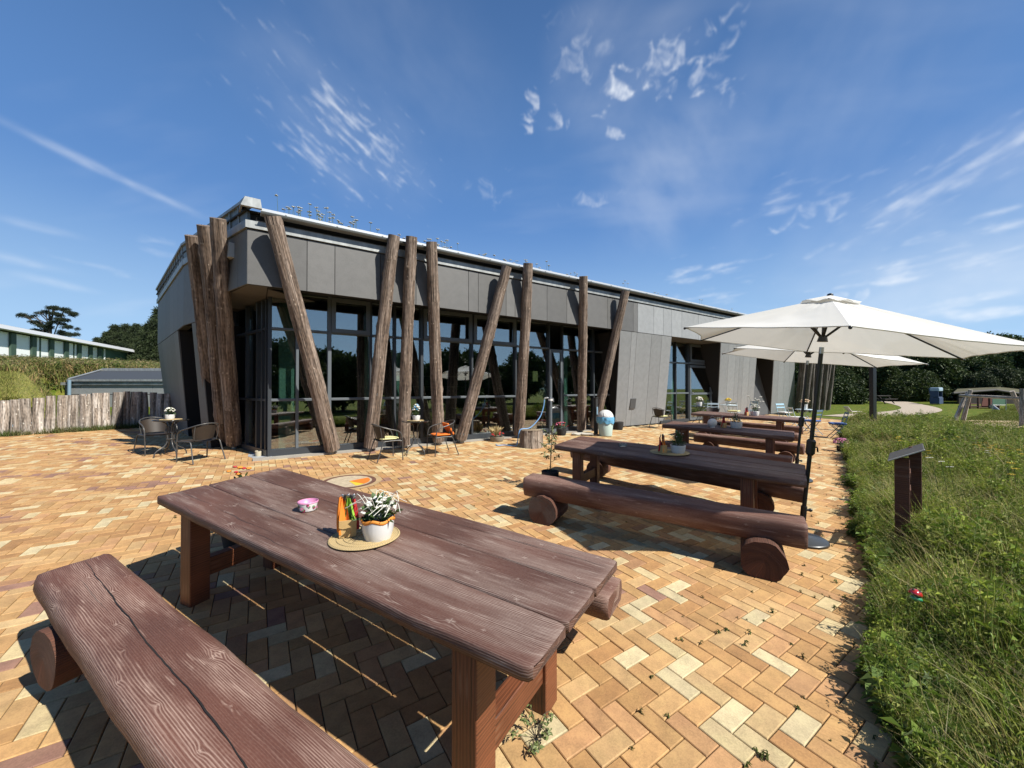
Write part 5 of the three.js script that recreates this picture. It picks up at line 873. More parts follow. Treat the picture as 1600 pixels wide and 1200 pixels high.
{ // black post beyond the meadow edge
  const x = 13.15, F = 14.02, y = G(x, F), t = thing('lamp_post', 'black square post standing in the meadow below the far parasol', 'post', [x, y - 0.05, -F]);
  part('post', [rb(0.13, 2.75, 0.13, 0.01, 0, 1.4, 0, 0.35), rb(0.1, 2.7, 0.1, 0.01, 0.1, 1.4, -0.03, 0.35)], M.black, t); part('cap', rb(0.18, 0.06, 0.16, 0.01, 0.04, 2.8, 0, 0.35), M.black, t); part('foot_plate', rb(0.36, 0.03, 0.25, 0.006, 0.03, 0.2, 0.1, 0.35), mat(0.6, 0.6, 0.56, 0.7), t);
}
{ // info lectern
  const x = 4.2, F = 4.1, y = G(x, F), t = thing('info_lectern', 'dark timber information lectern with tilted panel in the meadow', 'information sign', [x, y, -F], -0.8), h = 0.76 - y;
  part('post', rb(0.115, h + 0.2, 0.05, 0.006, -0.03, (h - 0.24) / 2, 0.1), M.log, t); part('post', rb(0.1, h + 0.26, 0.05, 0.006, 0.07, (h - 0.14) / 2, -0.3), M.log, t);
  part('panel', rb(0.3, 0.018, 0.6, 0.005, 0.0, h + 0.02, -0.1, 0, 0, 0.5), mat(0.06, 0.06, 0.065, 0.85), t); part('panel_edge', rb(0.305, 0.012, 0.012, 0.003, 0.0, h + 0.022, 0.207, 0, 0, 0.5), mat(0.62, 0.62, 0.6, 0.5), t);
  for (const q of [0.38, 0.2]) part('stretcher', rb(0.03, 0.05, 0.36, 0.004, 0.02, h - q, -0.1), M.log, t);
}
{ // ladybird ornament
  const x = 2.74, F = 2.62, y = G(x, F), t = thing('ladybird_ornament', 'small red and green ladybird on a wire stick in the meadow', 'garden ornament', [x, y, -F], 0.5);
  part('shell', new THREE.SphereGeometry(0.045, 18, 10, 0, 6.283, 0, 1.6).scale(1, 0.8, 0.8).rotateZ(-0.35).translate(0, 0.42, 0), phys(0.5, 0.02, 0.02, { roughness: 0.2, clearcoat: 1 }), t);
  part('belly', new THREE.SphereGeometry(0.042, 16, 8).scale(1, 0.45, 0.8).rotateZ(-0.35).translate(0.008, 0.39, 0), phys(0.06, 0.42, 0.2, { roughness: 0.25, clearcoat: 1 }), t);
  const sp = []; for (let i = 0; i < 5; i++) sp.push(new THREE.SphereGeometry(0.008, 8, 6).translate(-0.02 + 0.014 * i, 0.452 - 0.005 * i + (i % 2 ? 0 : 0.002), 0.012 * (i % 2 ? 1 : -1) + 0.008)); part('spot', sp, M.black, t);
  part('wire', tube([[0.03, 0.385, 0], [0.1, 0.34, 0.02], [0.16, 0.2, 0.04], [0.2, -0.05, 0.05]], 0.003, 16, 5), M.tube, t);
}
// ------------------------------------------------------------------ palisade, annex, hall
{
  const line = new THREE.CatmullRomCurve3([[-17.2, 6.6], [-15.2, 8.2], [-14.2, 9.1], [-13.4, 10.1], [-12.8, 11.0], [-12.2, 11.7], [-11.75, 12.3], [-11.2, 12.55]].map(([x, F]) => V(x, 0, -F))), rnd = rngOf(12), t = thing('palisade_fence', 'weathered grey palisade of upright half logs along the left of the terrace', 'fence', [0, 0, 0]);
  const LL = line.getLength(); let s = 0, k = 0;
  while (s < LL) {
    const w = 0.17 + 0.1 * rnd(), p = line.getPointAt(Math.min(1, (s + w / 2) / LL)), g0 = terraceY(p.x, -p.z), q = s / LL, hgt = 0.98 + 0.05 * rnd() + 0.1 * sst(0.68, 0.84, q) * (1 - 0.6 * sst(0.88, 1, q)) - 0.06 * sst(0.5, 0.6, q) * (1 - sst(0.62, 0.7, q));
    const lean = (rnd() - 0.5) * 0.07, g = logGeo(V(p.x, g0 - 0.15, p.z), V(p.x + lean, g0 + hgt, p.z + (rnd() - 0.5) * 0.05), w * 0.52, w * (0.5 - 0.06 * rnd()), 100 + k, { seg: 14, rows: 9, knots: 3, rough: 0.12, bend: 0.01 });
    part('palisade', g, M.postGrey[Math.floor(rnd() * 4)], t); s += w * 0.97; k++;
  }
}
{
  const y0 = 0.1, t = thing('annex_building', 'low grey flat building with sloping dark roof behind the palisade', 'building', [0, 0, 0]), P = (x, F, y) => V(x, y, -F);
  part('wall', hexa([P(-29.3, 25.15, y0), P(-15, 25.15, y0), P(-15, 25.15, 1.8), P(-29.3, 25.15, 1.8)], [P(-29.6, 30, y0), P(-15, 30, y0), P(-15, 30, 2.7), P(-29.6, 30, 2.7)]), M.backing, t);
  for (const [a, b] of [[-29.2, -28.2], [-28.2, -25.05], [-25.05, -23.5], [-23.5, -21.9], [-21.9, -20], [-20, -17]]) { part('wall_panel', slab(P(a, 25.1, 1.02), P(b, 25.1, 1.02), P(b, 25.1, 1.6), P(a, 25.1, 1.6), 0.03, 0.01), M.clad[0], t); part('wall_panel', slab(P(a, 25.1, y0), P(b, 25.1, y0), P(b, 25.1, 1.0), P(a, 25.1, 1.0), 0.03, 0.01), M.clad[0], t); }
  part('flashing', slab(P(-29.4, 25.0, 1.62), P(-15, 25.0, 1.62), P(-15, 25.0, 1.8), P(-29.4, 25.0, 1.8), 0.05), M.zinc, t);
  part('gutter', slab(P(-28.9, 24.9, 1.86), P(-15, 24.9, 1.86), P(-15, 24.9, 2.0), P(-28.9, 24.9, 2.0), 0.08), M.zinc, t);
  part('roof', hexa([P(-28.8, 24.95, 1.85), P(-15, 24.95, 1.85), P(-15, 24.95, 1.98), P(-28.8, 24.95, 1.98)], [P(-32.4, 30.2, 2.6), P(-15, 30.2, 2.6), P(-15, 30.2, 2.78), P(-32.4, 30.2, 2.78)]), mat(0.05, 0.055, 0.06, 0.7), t);
  part('roof_edge', slab(P(-32.3, 30.2, 2.74), P(-15, 30.2, 2.74), P(-15, 30.2, 2.98), P(-32.3, 30.2, 2.98), 0.1), M.zinc, t);
  part('verge', rod(P(-28.8, 24.95, 2.02), P(-32.35, 30.2, 2.84), 0.06, 6), M.zinc, t);
  part('downpipe', rod(P(-28.65, 24.85, 0.1), P(-28.65, 24.85, 1.95), 0.09, 10), M.blueGrey, t);
  part('roof_vent', [cyl(0.07, 0.07, 0.5, -23.6, 2.6, -29.2, 10), cyl(0.12, 0.12, 0.08, -23.6, 3.05, -29.2, 10)], M.steel, t);
}
{
  const t = thing('sports_hall', 'long hall with pale panels, green posts and white roof on the slope', 'building', [0, 0, 0]), d = [-0.43, 0.903], nO = [0.903, 0.43], at = (s, o, y) => V(-60 + d[0] * s + nO[0] * o, y, -(45 + d[1] * s + nO[1] * o));
  const sOf = (px) => { const q = (px - 800) / 600; return (-60 - 45 * q) / (0.903 * q + 0.43); }, yb = 3.5, yt = 8.05, white = mat(1.05, 1.08, 1.06, 0.6), green = mat(0.055, 0.1, 0.07, 0.6), greenWall = mat(0.12, 0.24, 0.14, 0.6);
  const S = [-22, -16, -11, -7.5, -4.6, -2.6, sOf(14.5), sOf(47.5), sOf(60), sOf(76), sOf(99.5), sOf(113), sOf(120), sOf(138), sOf(152)];
  for (let i = 0; i + 1 < S.length; i++) part('wall_panel', slab(at(S[i + 1], 0, yb), at(S[i], 0, yb), at(S[i], 0, yt), at(S[i + 1], 0, yt), 0.1, 0.02), white, t);
  S.forEach((s, i) => { if (i === 8 || i === 11) part('post', slab(at(s + 0.12, 0.06, yb), at(s - 0.12, 0.06, yb), at(s - 0.12, 0.06, yt), at(s + 0.12, 0.06, yt), 0.1), green, t); else part('post', slab(at(s + 0.42, 0.15, yb), at(s - 0.42, 0.15, yb), at(s - 0.42, 0.15, yt), at(s + 0.42, 0.15, yt), 0.2), green, t); });
  const e = sOf(197); part('green_wall', slab(at(e, 0, yb), at(S[14] + 0.4, 0, yb), at(S[14] + 0.4, 0, yt), at(e, 0, yt), 0.1), greenWall, t);
  part('downpipe', rod(at(sOf(160), 0.2, yb), at(sOf(160), 0.2, yt), 0.13, 8), white, t);
  part('wall', [slab(at(e, -0.12, yb), at(-22, -0.12, yb), at(-22, -0.12, yt), at(e, -0.12, yt), 0.2), slab(at(e, -14, yb), at(e, 0, yb), at(e, 0, yt), at(e, -14, yt + 1.5), 0.2)], green, t);
  part('roof', [slab(at(e + 0.8, 0.9, yt + 0.02), at(-23, 0.9, yt + 0.02), at(-23, 0.7, yt + 0.5), at(e + 0.8, 0.7, yt + 0.5), 0.3), slab(at(e + 0.8, 0.7, yt + 0.5), at(-23, 0.7, yt + 0.5), at(-23, -14, yt + 0.9), at(e + 0.8, -14, yt + 0.9), 0.2)], mat(0.62, 0.64, 0.66, 0.5), t);
}
// ------------------------------------------------------------------ trees
const leafMat = (r, g, b) => phys(r, g, b, { roughness: 0.75, transmission: 0.25, thickness: 0, ior: 1.3, side: THREE.DoubleSide });
M.treeLeaf = leafMat(1, 1, 1);
function clump(n, size, leafLen, wid, seed) { const rnd = rngOf(seed); return leaves(n, () => { const a = rnd() * 6.28, e = (rnd() - 0.4) * 2.4; const d = V(Math.cos(a) * Math.cos(e), Math.sin(e), Math.sin(a) * Math.cos(e)); return [d.clone().multiplyScalar(size * rnd()), d.add(V(0, 0.3, 0))]; }, leafLen, wid, rnd, 0.3); }
const CL1 = clump(16, 0.22, 0.26, 0.15, 1), CL2 = clump(22, 0.3, 0.34, 0.07, 2);
function crownOf(lobes, n, geo, cols, seed, size = 1) {
  const im = new THREE.InstancedMesh(geo, M.treeLeaf, n), rnd = rngOf(seed), q = new THREE.Quaternion(), e = new THREE.Euler(), m = new THREE.Matrix4(), c = new THREE.Color(), tot = lobes.reduce((s, l) => s + l[3] * l[3], 0);
  for (let i = 0; i < n; i++) {
    let k = rnd() * tot, l = lobes[0]; for (const b of lobes) { k -= b[3] * b[3]; if (k <= 0) { l = b; break; } }
    const a = rnd() * 6.283, z = rnd() * 2 - 1, r = l[3] * Math.pow(0.25 + 0.75 * rnd(), 0.5) * (0.86 + 0.28 * rnd()), h = Math.sqrt(1 - z * z), ky = l[4] ?? 0.85;
    const p = V(l[0] + r * h * Math.cos(a), l[1] + r * z * ky, l[2] + r * h * Math.sin(a)); if (p.y < 0.12) p.y = 0.12 + 0.5 * rnd();
    e.set((rnd() - 0.5) * 1.2, rnd() * 6.28, (rnd() - 0.5) * 1.2); q.setFromEuler(e); const s = size * (0.7 + 0.7 * rnd()); m.compose(p, q, V(s, s, s)); im.setMatrixAt(i, m);
    const w = clamp(0.5 + 0.55 * N3(p.x * 0.8 + seed, p.y * 0.8, p.z * 0.8) + (rnd() - 0.5) * 0.5, 0, 1), A = cols[0], B = cols[1]; im.setColorAt(i, c.setRGB(mix(A[0], B[0], w), mix(A[1], B[1], w), mix(A[2], B[2], w)));
  }
  im.name = 'crown'; im.userData.kind = 'stuff'; im.castShadow = im.receiveShadow = true; return im;
}
const trunkMat = mat(0.075, 0.06, 0.045, 0.9);
function makeTree(name, label, pos, o) {
  const { lobes, n, geo = CL1, cols, seed, size = 1, trunk = [0.22, 0.08, 5], limbs = 7, group, cat = 'tree' } = o;
  const t = thing(name, label, cat, pos, 0, group), rnd = rngOf(seed), g = [tube([[0, -0.4, 0], [0.05, trunk[2] * 0.4, 0.05], [-0.05, trunk[2], 0]], trunk[0], 14, 9)];
  for (let i = 0; i < limbs; i++) { const l = lobes[i % lobes.length], y = trunk[2] * (0.3 + 0.65 * rnd()); g.push(tube([[0, y, 0], [l[0] * 0.4, mix(y, l[1], 0.5) , l[2] * 0.4], [l[0] * 0.9, l[1], l[2] * 0.9]], trunk[1], 8, 6)); }
  part('trunk', g, trunkMat, t); t.add(crownOf(lobes, n, geo, cols, seed + 1, size)); return t;
}
const lobesBroad = (h, w, seed, k = 12) => { const rnd = rngOf(seed), l = []; for (let i = 0; i < k; i++) { const y = h * (0.16 + 0.72 * rnd()), q = w * 0.5 * Math.sin(Math.PI * clamp(y / h * 0.86 + 0.16, 0, 1)) * (0.5 + 0.5 * rnd()), a = rnd() * 6.283; l.push([q * Math.cos(a), y, q * Math.sin(a), w * (0.17 + 0.12 * rnd()), 0.85]); } l.push([0, h * 0.45, 0, w * 0.34, 1.1]); return l; };
const DK2 = [[0.03, 0.052, 0.015], [0.1, 0.145, 0.036]], DK = [[0.018, 0.034, 0.011], [0.065, 0.105, 0.027]], MD = [[0.03, 0.055, 0.015], [0.11, 0.15, 0.035]], CN = [[0.028, 0.048, 0.02], [0.085, 0.115, 0.04]];
const GF = 'dark trees at the far edge of the lawn', LF = 'dense dark deciduous tree in the wood behind the lawn';
const A1t = makeTree('broadleaf_tree', LF, [0, 0, 0], { lobes: lobesBroad(9.2, 8.5, 3, 16), n: 3600, cols: DK2, seed: 3, size: 1.55, group: GF });
const A2t = makeTree('broadleaf_tree', LF, [0, 0, 0], { lobes: lobesBroad(8.0, 8, 8, 14), n: 3200, cols: DK2, seed: 8, size: 1.5, group: GF });
const put = (o, label, x, F, turn, s, y) => { const p = [x, y ?? G(x, F) - 0.1, -F]; const c = copy(o, label, p, turn, s); return c; };
{
  const spots = [[1195, 66, 0.95], [1232, 62, 0.82], [1262, 66, 0.9], [1296, 63, 0.85], [1325, 68, 1.0], [1362, 66, 1.05], [1400, 70, 1.12], [1440, 66, 1.1], [1478, 71, 1.18], [1512, 66, 1.12], [1548, 70, 1.25], [1580, 66, 1.2], [1612, 70, 1.2], [1650, 64, 1.1], [1700, 60, 1.1], [1420, 80, 1.35], [1530, 80, 1.4], [1340, 80, 1.2], [1280, 80, 1.05], [1600, 80, 1.4]];
  spots.forEach(([u, F, s], i) => { const q = (u - 800) / 600, x = q * F; if (i === 0) { A1t.position.set(x, G(x, F) - 0.1, -F); A1t.scale.setScalar(s); } else if (i === 1) { A2t.position.set(x, G(x, F) - 0.1, -F); A2t.scale.setScalar(s); } else put(i % 2 ? A2t : A1t, LF, x, F, i * 1.7, s); });
  // wood behind the viewer, seen only in the glass
  for (let i = 0; i < 19; i++) { const u = -46 + i * 6.1, n = -25 - 5 * Math.abs(Math.sin(i * 2.3)) - (i > 11 ? 6 : 0), [x, F] = XF(u, n), c = put(i % 2 ? A2t : A1t, 'dark tree of the wood facing the pavilion front, mirrored in its glass', x, F, i * 2.1, 0.72 + 0.24 * Math.abs(Math.sin(i * 1.9)), -1.2); c.userData.group = 'trees mirrored in the glass front'; }
}
makeTree('round_bush', 'large rounded mid green bush before the dark wood, left of the blue beach chair', [...(() => { const F = 60, x = (1425 - 800) / 600 * F; return [x, G(x, F) - 0.2, -F]; })()], { lobes: [[0, 2.2, 0, 2.9, 0.8], [-2.2, 1.6, 0.4, 2.0, 0.85], [2.3, 1.7, 0.2, 2.1, 0.85], [0.8, 3.6, 0, 1.7, 0.85]], n: 3000, cols: MD, seed: 21, size: 1.25, trunk: [0.1, 0.05, 2], group: undefined, cat: 'bush' });
makeTree('round_bush', 'pale green bush at the right edge before the wood', [...(() => { const F = 60, x = (1555 - 800) / 600 * F; return [x, G(x, F) - 0.2, -F]; })()], { lobes: [[0, 3.6, 0, 2.3, 0.8], [-2.8, 3.0, 0.4, 1.8, 0.85], [2.6, 3.4, 0.2, 1.9, 0.85]], n: 2200, cols: [[0.03, 0.05, 0.02], [0.1, 0.13, 0.05]], seed: 22, size: 1.1, trunk: [0.1, 0.05, 2], cat: 'bush' });
makeTree('round_bush', 'leafy green shrub beside the far corner posts of the pavilion', [...(() => { const F = 52, x = (1300 - 800) / 600 * F; return [x, G(x, F) - 0.2, -F]; })()], { lobes: [[0, 1.8, 0, 2.2, 0.9], [-2.4, 1.6, 0.4, 1.8, 0.9], [2.3, 1.3, 0.2, 1.6, 0.9]], n: 2200, cols: [[0.025, 0.05, 0.015], [0.09, 0.13, 0.035]], seed: 23, size: 1.1, trunk: [0.1, 0.05, 2], cat: 'bush' });
{ // conifers and the lone pine on the left
  const GC = 'dark conifers behind the hall', cone = (h, w, seed) => { const rnd = rngOf(seed), l = []; for (let i = 0; i < 26; i++) { const y = h * (0.06 + 0.9 * i / 26), q = w * 0.42 * (1 - y / h) * (0.5 + 0.7 * rnd()), a = i * 2.4; l.push([q * Math.cos(a), y, q * Math.sin(a), w * 0.2 * (1.1 - y / h) + 0.35, 0.8]); } return l; };
  const c = makeTree('conifer_tree', 'dark green conifer in the group between hall and pavilion', [0, 0, 0], { lobes: cone(10, 6.5, 4), n: 3000, geo: CL2, cols: CN, seed: 31, size: 1.25, trunk: [0.2, 0.04, 8], limbs: 5, group: GC });
  const sp = [[166, 82, 0.78], [180, 80, 0.9], [196, 84, 0.98], [212, 79, 0.9], [228, 76, 0.84], [250, 70, 1.12], [152, 90, 0.75], [266, 72, 1.15], [238, 90, 0.98]];
  sp.forEach(([u, F, s], i) => { const x = (u - 800) / 600 * F, y = G(x, F) - 0.6; if (!i) { c.position.set(x, y, -F); c.scale.setScalar(s); } else put(c, 'dark green conifer in the group between hall and pavilion', x, F, i * 1.3, s, y); });
  const F = 92, x = (78 - 800) / 600 * F, L2 = []; { const rnd = rngOf(77); for (const [cx, cy, w] of [[-4.2, 14.9, 1.9], [-2.4, 16.0, 2.0], [0.6, 17.0, 2.4], [3.0, 16.6, 2.2], [5.0, 15.6, 1.7], [1.6, 15.4, 2.0], [-3.0, 13.6, 1.8], [-1.2, 12.4, 2.0], [1.3, 13.2, 1.5], [3.2, 14.0, 1.4], [-2.6, 11.4, 1.6], [4.2, 12.2, 1.5], [3.3, 11.0, 1.9], [5.0, 10.4, 1.5]]) for (let i = 0; i < 4; i++) L2.push([cx + w * (rnd() - 0.5) * 1.5, cy + 0.5 * (rnd() - 0.5), w * (rnd() - 0.5) * 1.6, 0.5 + 0.4 * rnd(), 0.35]); }
  makeTree('pine_tree', 'lone pine with flat layered crown above the hall roof', [x, G(x, F) - 2.6, -F], { lobes: L2, n: 1500, geo: CL2, cols: [[0.02, 0.036, 0.022], [0.055, 0.08, 0.04]], seed: 41, size: 0.8, trunk: [0.3, 0.1, 15], limbs: 13 });
}
// ------------------------------------------------------------------ playground and lawn furniture
const lp = (u, v, dy = 0) => { const [x, F] = onLawn(u, v); return V(x, G(x, F) + dy, -F); };
{
  const t = thing('swing_frame', 'weathered round timber swing frame over the sand strip', 'swing', [0, 0, 0]), at = (u, v, F) => V((u - 800) / 600 * F, CY - (v - 605) / 600 * F, -F);
  const a = at(1511, 614, 27.6), b = at(1591, 616.5, 24.2), legs = [[at(1487, 661, 27.9), at(1512, 613, 27.9)], [at(1503, 658, 27.9), at(1516, 609, 27.4)], [at(1596, 668.5, 24), at(1597, 607, 24)], [at(1607, 665, 24.6), at(1581, 611, 24.6)]];
  legs.forEach(([p, q], i) => part('leg', logGeo(p.clone().add(V(0, -0.3, 0)), q, 0.13, 0.11, 60 + i, { seg: 12, rows: 8, knots: 3 }), M.postGrey[i % 3], t)); part('crossbar', logGeo(at(1500, 617.5, 28), at(1640, 625, 22.8), 0.1, 0.1, 66, { seg: 12, rows: 8, knots: 3 }), M.postGrey[0], t);
}
{
  const t = thing('play_tower', 'dark timber climbing frame with a steel slide beyond the swing', 'play tower', [0, 0, 0]), F = 42, at = (u, v, f = F) => V((u - 800) / 600 * f, CY - (v - 605) / 600 * f, -f), wood = mat(0.1, 0.045, 0.03, 0.8);
  for (const u of [1515, 1528, 1546, 1560]) part('post', rod(at(u, 652), at(u, 621), 0.09, 8), wood, t);
  part('wall', slab(at(1533, 636), at(1556, 636), at(1554, 622), at(1536, 622), 0.06), mat(0.16, 0.05, 0.035, 0.8), t); part('platform', slab(at(1513, 637), at(1562, 637), at(1562, 634.5), at(1513, 634.5), 1.0), wood, t);
  part('ladder', [0, 1, 2, 3].map((i) => rod(at(1515, 647 - 4 * i), at(1528, 647 - 4 * i), 0.05, 6)), wood, t);
  part('slide', [slab(at(1545, 634, 41.5), at(1549.5, 633, 41), at(1570, 650, 39.5), at(1565, 651.5, 40), 0.05), rod(at(1549.5, 632, 41), at(1573, 650, 39.5), 0.07, 6)], mat(0.45, 0.48, 0.52, 0.4), t); part('slide_side', rod(at(1562, 645, 40), at(1575, 651, 39.4), 0.2, 6), M.black, t);
  part('sand', slab(at(1488, 646.5, 43), at(1575, 650, 39), at(1575, 648.8, 41), at(1490, 645, 45), 0.05), M.sand, t);
}
{
  const t = thing('notice_board', 'green information board on two thin posts by the play tower', 'notice board', [0, 0, 0]), F = 39, at = (u, v, f = F) => V((u - 800) / 600 * f, CY - (v - 605) / 600 * f, -f);
  part('board', slab(at(1551, 632.5), at(1571, 632), at(1571, 622.5), at(1551, 623), 0.06), mat(0.1, 0.2, 0.13, 0.5), t); part('frame', [rod(at(1550.5, 650), at(1550.5, 622), 0.04, 6), rod(at(1571.5, 650), at(1571.5, 622), 0.04, 6), rod(at(1550.5, 622), at(1571.5, 622), 0.03, 6), rod(at(1550.5, 633), at(1571.5, 633), 0.03, 6)], M.steel, t);
}
{
  const t = thing('grass_roof_hut', 'dark timber shelter with planted roof before the wood', 'hut', [0, 0, 0]), F = 52, at = (u, v, f = F) => V((u - 800) / 600 * f, CY - (v - 605) / 600 * f, -f), dk = mat(0.025, 0.02, 0.016, 0.9);
  part('wall', [slab(at(1498, 637), at(1600, 640), at(1600, 617), at(1498, 617), 0.2), slab(at(1600, 640), at(1625, 634, 58), at(1625, 618, 58), at(1600, 617), 0.2)], dk, t);
  part('roof', [slab(at(1489, 613.5), at(1556, 608.2), at(1562, 604.5, 58), at(1496, 607.5, 58), 0.25), slab(at(1556, 608.2), at(1612, 617), at(1625, 612, 58), at(1562, 604.5, 58), 0.25)], mat(0.085, 0.08, 0.035, 0.95), t); part('fascia', [rod(at(1489, 614.5, 51.8), at(1556, 609.5, 51.8), 0.16, 6), rod(at(1556, 609.5, 51.8), at(1612, 618, 51.8), 0.16, 6)], mat(0.07, 0.065, 0.06, 0.8), t);
  part('bench_rail', [rod(at(1500, 631, 51), at(1590, 633, 51), 0.06, 6)], mat(0.16, 0.05, 0.035, 0.8), t);
}
{
  const p = lp(1463, 632), t = thing('beach_chair', 'blue hooded beach chair standing on the lawn', 'beach chair', p.toArray(), 0.5), s = 1.12, b = mat(0.03, 0.06, 0.13, 0.7), lt = mat(0.34, 0.46, 0.56, 0.7);
  part('base', rb(1.35 * s, 0.75 * s, 0.8 * s, 0.05, 0, 0.45 * s, 0), b, t); part('hood', [rb(1.35 * s, 1.1 * s, 0.12, 0.04, 0, 1.35 * s, -0.36 * s, 0, -0.15), rb(0.1, 1.0 * s, 0.7 * s, 0.04, -0.63 * s, 1.35 * s, -0.02), rb(0.1, 1.0 * s, 0.7 * s, 0.04, 0.63 * s, 1.35 * s, -0.02)], b, t); part('canopy', rb(1.38 * s, 0.45 * s, 0.8 * s, 0.12, 0, 1.78 * s, 0), lt, t); part('seat_cushion', rb(1.15 * s, 0.14, 0.5 * s, 0.04, 0, 0.86 * s, 0.1), b, t);
}
{
  const p = lp(1375, 630.5), t = thing('picnic_table', 'dark picnic table on the lawn beside the gravel path', 'picnic table', p.toArray(), 0.35), dk = mat(0.03, 0.025, 0.02, 0.9), k = 1.45;
  part('tabletop', rb(2 * k, 0.06 * k, 0.75 * k, 0.02, 0, 0.74 * k, 0), dk, t); for (const s of [-1, 1]) { part('bench', rb(2 * k, 0.06 * k, 0.28 * k, 0.02, 0, 0.45 * k, 0.72 * k * s), dk, t); part('leg', [rod(V(0.7 * k * s, 0, 0.75 * k), V(0.7 * k * s, 0.72 * k, 0.25 * k), 0.05 * k, 6), rod(V(0.7 * k * s, 0, -0.75 * k), V(0.7 * k * s, 0.72 * k, -0.25 * k), 0.05 * k, 6), rod(V(0.7 * k * s, 0.4 * k, -0.85 * k), V(0.7 * k * s, 0.4 * k, 0.85 * k), 0.05 * k, 6)], dk, t); }
}
{
  const p = lp(1330, 647), t = thing('sun_lounger', 'white sun lounger on the lawn behind the blue chairs', 'lounger', p.toArray(), 0.2), m = mat(0.6, 0.57, 0.48, 0.8); t.scale.setScalar(0.72);
  part('seat', rb(1.5, 0.07, 0.6, 0.02, 0.5, 0.32, 0), m, t); part('backrest', rb(0.95, 0.07, 0.6, 0.02, -0.55, 0.62, 0, 0, 0, -0.75), m, t); for (const [x, z] of [[-0.2, 0.25], [-0.2, -0.25], [1.1, 0.25], [1.1, -0.25]]) part('leg', rod(V(x, 0, z), V(x, 0.32, z), 0.03, 6), m, t);
}
{ const F = 60, x = (1311 - 800) / 600 * F, t = thing('marker_post', 'short black marker post on the lawn near the wood', 'post', [x, G(x, F), -F]); part('post', rb(0.25, 1.3, 0.25, 0.03, 0, 0.65, 0), M.blackRough, t); part('cap', rb(0.5, 0.25, 0.3, 0.05, 0, 1.3, 0, 0, 0, 0.3), M.blackRough, t); }
// ------------------------------------------------------------------ meadow, rough grass, roof plants
function bladeClump(n, h, w, spread, seed, bendK = 0.5) {
  const rnd = rngOf(seed), pos = [];
  for (let i = 0; i < n; i++) {
    const a = rnd() * 6.283, l = h * (0.5 + 0.6 * rnd()), r0 = spread * rnd(), b = V(Math.cos(a * 3) * r0, 0, Math.sin(a * 3) * r0), d = V(Math.cos(a), 0, Math.sin(a)), s = V(-d.z, 0, d.x).multiplyScalar(w / 2), k = bendK * (0.2 + rnd());
    const q = (t) => b.clone().addScaledVector(d, l * k * t * t).add(V(0, l * t * (1 - 0.35 * k * t), 0)), p0 = q(0), p1 = q(0.55), p2 = q(1);
    const A = p0.clone().add(s), B = p0.clone().sub(s), C2 = p1.clone().addScaledVector(s, 0.8), D = p1.clone().addScaledVector(s, -0.8);
    for (const v of [A, B, D, A, D, C2, C2, D, p2]) pos.push(v.x, v.y, v.z);
  }
  const g = new THREE.BufferGeometry(); g.setAttribute('position', new THREE.Float32BufferAttribute(pos, 3)); g.setAttribute('uv', new THREE.BufferAttribute(new Float32Array(pos.length / 3 * 2), 2)); g.computeVertexNormals(); return g;
}
function herb(n, h, leafL, leafW, seed) {
  const rnd = rngOf(seed), st = [], tips = []; for (let i = 0; i < 5; i++) { const a = rnd() * 6.28, e = V(Math.cos(a) * h * 0.3 * rnd(), h * (0.6 + 0.5 * rnd()), Math.sin(a) * h * 0.3 * rnd()); st.push(rod(V(0, 0, 0), e, 0.003, 3, 0.0015)); tips.push(e); }
  return join([...st, leaves(n, (i) => { const e = tips[i % 5], a = rnd() * 6.28; return [e.clone().multiplyScalar(0.2 + 0.8 * rnd()), V(Math.cos(a), 0.5 * rnd(), Math.sin(a))]; }, leafL, leafW, rnd, 0.35)]);
}
const plantMat = (o) => phys(1.3, 1.25, 1.15, { roughness: 0.8, specularIntensity: 0.5, transmission: 0.4, thickness: 0, ior: 1.3, side: THREE.DoubleSide, ...o });
M.plant = plantMat();
function scatter(name, label, geo, n, place, colors, seed, m = M.plant) {
  const rnd = rngOf(seed), list = []; let guard = 0;
  while (list.length < n && guard++ < n * 30) { const p = place(rnd); if (p) list.push(p); }
  const im = new THREE.InstancedMesh(geo, m, list.length), M4 = new THREE.Matrix4(), q = new THREE.Quaternion(), e = new THREE.Euler(), c = new THREE.Color();
  list.forEach(([x, y, z, s, tilt = 0.2], i) => { e.set((rnd() - 0.5) * tilt * 2, rnd() * 6.283, (rnd() - 0.5) * tilt * 2); q.setFromEuler(e); M4.compose(V(x, y, z), q, V(s, s * (0.8 + 0.4 * rnd()), s)); im.setMatrixAt(i, M4); const k = Math.floor(rnd() * colors.length), f = 0.75 + 0.5 * rnd(), a = colors[k]; im.setColorAt(i, c.setRGB(a[0] * f, a[1] * f, a[2] * f)); });
  im.name = numbered(name); im.castShadow = im.receiveShadow = true; scene.add(im); return tag(im, label, name.split('_').pop(), null, 'stuff');
}
